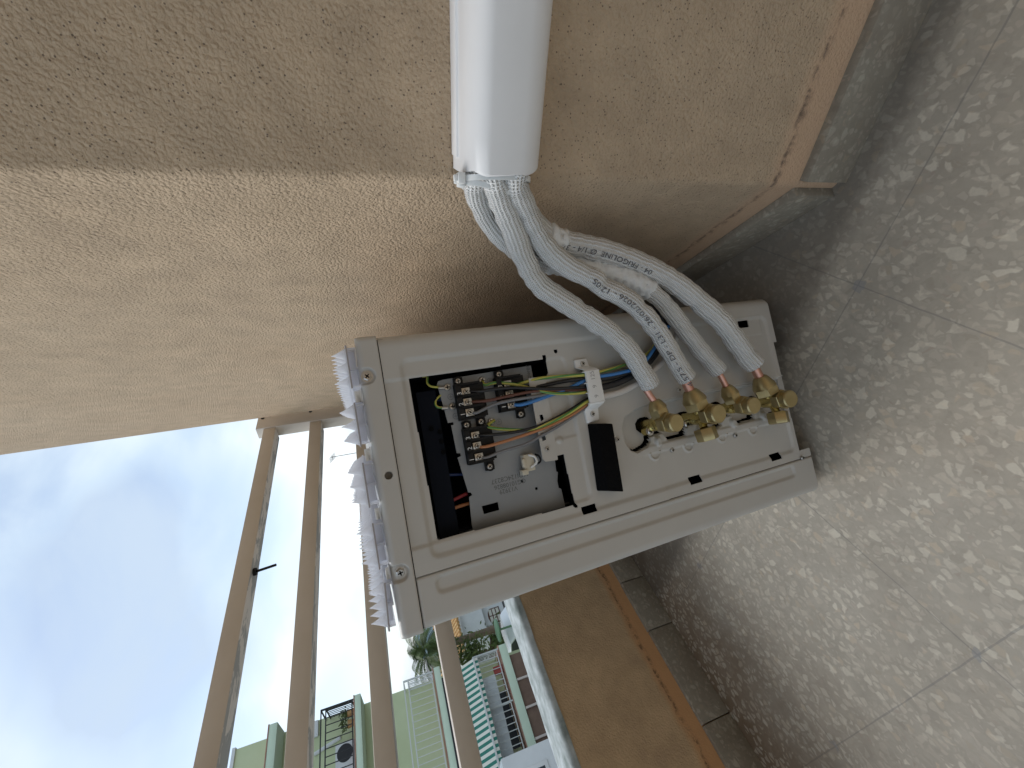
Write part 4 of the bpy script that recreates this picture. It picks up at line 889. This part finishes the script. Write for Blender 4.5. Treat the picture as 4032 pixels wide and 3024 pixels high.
# near white house wall at the lower left
nh=empty('white_house',(-14.2,1.1,-5.5),'plain white house wall with a small framed window below the awning building','building')
def near(y,z,X=-14.2): return pt(X,y,z)
p1=near(2.06,-.823); p2=near(2.069,-1.956)
MB().box((-3,-12,0),(0,p1.y-1.1,p1.z+5.5)).build('wall',M['bwhite'],nh)
wn=near(1.72,-.95); 
fr=MB().box((0.,p1.y-1.1-1.35,p1.z+5.5-1.15),(.03,p1.y-1.1-.38,p1.z+5.5-.12)).build('window',M['white_plastic'],nh,bevel=.01); MB().box((.03,p1.y-1.1-1.25,p1.z+5.5-1.05),(.034,p1.y-1.1-.48,p1.z+5.5-.22)).build('pane',M['glass'],fr)
# far white house with tiled roof
X2=-26.
h2=empty('tiled_roof_house',(X2,10,-5.5),'white house with orange clay tile eaves and an arched window','building')
def loc2(y,z,X=X2): q=pt(X,y,z); return q.y-10,q.z+5.5
ya,za=loc2(4.478,-.56); yb,zb=loc2(5.6,-1.29); _,z0_=loc2(5,-1.30)
MB().box((-4,ya,z0_),(0,ya+6.5,za)).build('upper_wall',M['bwhite'],h2)
yc,zc=loc2(4.95,-1.45); MB().box((-4,yc,0),(-.5,ya+6.5,z0_)).build('lower_wall',M['bwhite'],h2); MB().box((-3.9,ya+.05,0),(-2.0,yc,z0_)).build('porch_shade',M['shutter'],h2)
v=[];f=[]; n=64
for i in range(n+1):
    y=ya-.25+6.9*i/n; dz=.05*abs(math.sin(i*math.pi/2))
    v+=[(.45,y,za-.02+dz),(-3.2,y,za+1.25+dz)]
for i in range(n): f.append((2*i,2*i+1,2*i+3,2*i+2))
rf=MB().add(v,f); 
for i in range(n//2): rf.cyl((.47,ya-.25+6.9*(2*i+1)/n,za+.0),(-3.2,ya-.25+6.9*(2*i+1)/n,za+1.27),.085,7)
rf.build('roof',M['tile'],h2); MB().box((-.1,ya-.2,za-.16),(.38,ya+6.5,za-.04)).build('eaves',M['white_plastic'],h2)
# arched window
yw_,zt_=loc2(5.30,-1.50,X2+.5); y1_,zb_=loc2(5.21,-1.88,X2+.5)
w0,w1,wz0,wz1=y1_-.30,y1_+.62,zb_,zt_+.0
arc=[(w0,wz0),(w1,wz0),(w1,wz1-.25)]+[((w0+w1)/2+(w1-w0)/2*math.cos(t),wz1-.25+.25*math.sin(t)) for t in np.linspace(0,math.pi,10)[1:-1]]+[(w0,wz1-.25)]
wo=MB().prism(arc,-.52,-.46,'x').build('window',M['brown'],h2)
q=MB()
for i in range(2):
    for j in range(3): q.box((-.46,w0+.06+i*(w1-w0-.06)/2,wz0+.06+j*(wz1-wz0-.1)/3),(-.452,w0+(i+1)*(w1-w0-.06)/2,wz0+(j+1)*(wz1-wz0-.1)/3))
q.build('pane',M['cream'],wo)
# palm
pc=pt(-23.,4.72,.35)
palm=empty('palm_tree',(pc.x,pc.y,-5.5),'palm tree with drooping fronds rising behind the railing','tree')
hz=pc.z+5.5
MB().lathe([(.28,0),(.2,1),(.17,3),(.19,hz-.3),(.24,hz)],(0,0,0),(0,0,1),12).build('trunk',M['bark'],palm,smooth=True)
mb=MB(); rg=random.Random(4)
for k in range(58):
    az=rg.uniform(0,6.283); el=rg.uniform(-.35,1.2); ln=rg.uniform(1.5,2.1); P=[];p=Vector((0,0,hz)); d_=Vector((math.cos(az)*math.cos(el),math.sin(az)*math.cos(el),math.sin(el)))
    for j in range(10):
        P.append(p.copy()); p=p+d_*ln/9; d_=(d_+Vector((0,0,-.20))).normalized()
    for j in range(1,9):
        t=(P[j+1]-P[j-1]).normalized(); sd=t.cross(Vector((0,0,1))).normalized()
        for sg in (-1,1):
            for q_ in (0,.33,.66):
                b0=P[j].lerp(P[j+1],q_); L_=.50*(1-abs(j/9-.45)*.9); tip=b0+sd*sg*L_*.75+t*L_*.55+Vector((0,0,-L_*.45)); mb.add([b0-t*.022,b0+t*.022,tip],[(0,1,2)])
mb.build('crown',M['leaf'],palm)
def shrub(name,loc,rx,rz,n,label,seed,m='leaf2'):
    t=empty(name,loc,label,'shrub','greenery in front of the tiled house'); mb=MB(); rg=random.Random(seed)
    for k in range(n):
        c_=Vector((rg.gauss(0,rx*.5),rg.gauss(0,rx),rz+rg.gauss(0,rz*.45))); c_.z=max(c_.z,.05); u=Vector((rg.gauss(0,1),rg.gauss(0,1),rg.gauss(0,1))).normalized()*rg.uniform(.08,.2); w_=u.orthogonal().normalized()*.05; mb.add([c_-u,c_+w_,c_+u,c_-w_],[(0,1,2,3)])
    mb.build('foliage',M[m],t); MB().cyl((0,0,0),(.05,0,rz),.06,8).build('stem',M['bark'],t)
q=pt(-22.,4.25,-.60); shrub('shrub',(q.x,q.y,q.z-1.2),.42,.9,700,'olive green shrub beside the striped awning',1)
q=pt(-23.5,4.40,-1.15); shrub('shrub',(q.x,q.y,q.z-1.6),.40,.7,500,'dark shrub under the white upper wall of the tiled house',2,'leaf')
# parked car
q=pt(-21.5,4.45,-2.05); 
car=empty('parked_car',(q.x,q.y,-5.5),'white parked car seen beyond the parapet','car'); car.rotation_euler=(0,0,R(12))
q0=pt(-21.5,4.45,-1.95)
lift=max(0,q0.z+5.5-1.0)
MB().box((-2.4,-2.8,0),(2.2,2.8,lift)).build('street_terrace',M['asphalt'],None) if False else None
side=[(-2.0,.35),(-2.05,.75),(-1.35,.92),(-.75,1.38),(.55,1.42),(1.25,.98),(1.95,.85),(2.05,.35)]
MB().prism([(x_,z_+lift) for x_,z_ in side],-.82,.82,'y').build('body',mat('white_car_paint',(.72,.74,.76),.25),car,bevel=.06,seg=3)
MB().prism([(-1.2,.93+lift),(-.72,1.34+lift),(.5,1.37+lift),(1.1,.97+lift)],-.835,.835,'y').build('window',M['glass'],car)
for x_ in (-1.3,1.3):
    for y_ in (-.84,.70): MB().cyl((x_,y_,.32+lift),(x_,y_+.14,.32+lift),.32,20).build('wheel',M['black_plastic'],car)
rd=empty('raised_street',(0,0,0)); bpy.data.objects.remove(rd)
o=MB().box((-60,7.2,-5.49),(-19.2,40,-5.5+lift)).build('street',M['asphalt']); tag(o,kind='structure')
q=pt(-20.5,4.66,-1.60); gr=empty('garden_table',(q.x,q.y,-5.5+lift),'round green topped table outside the white house','table')
MB().lathe([(.45,0),(.50,.06),(.47,.10),(.30,.12)],(0,0,max(.3,q.z+5.5-lift)),(0,0,1),24).build('table_top',M['greenp'],gr,smooth='auto'); MB().cyl((0,0,0),(0,0,max(.3,q.z+5.5-lift)),.05,8).build('leg',M['greenp'],gr)
# aerial
ar=Vector((-.6719,.7369,.0745)).normalized(); ar2=Vector((-.6671,.7354,.1189)).normalized()
pb_=CAMP+ar*34; top=CAMP+ar2*34; top=Vector((pb_.x,pb_.y,top.z))
an=empty('television_aerial',(pb_.x,pb_.y,-5.5),'thin television aerial on a mast against the clouds','aerial'); zt=top.z+5.5
MB().cyl((0,0,0),(0,0,zt),.022,6).build('mast',M['iron'],an)
mb=MB(); mb.cyl((-.55,.25,zt-.05),(.35,-.2,zt-.12),.016,6)
for k in range(7):
    p=Vector((-.55,.25,zt-.05)).lerp(Vector((.35,-.2,zt-.12)),k/6); mb.cyl(p+Vector((.08,.2,-.20)),p-Vector((.08,.2,-.20)),.011,5)
mb.build('antenna_head',M['iron'],an)
# the house the aerial stands on, hidden low behind the parapet and unit, and the distant skyline
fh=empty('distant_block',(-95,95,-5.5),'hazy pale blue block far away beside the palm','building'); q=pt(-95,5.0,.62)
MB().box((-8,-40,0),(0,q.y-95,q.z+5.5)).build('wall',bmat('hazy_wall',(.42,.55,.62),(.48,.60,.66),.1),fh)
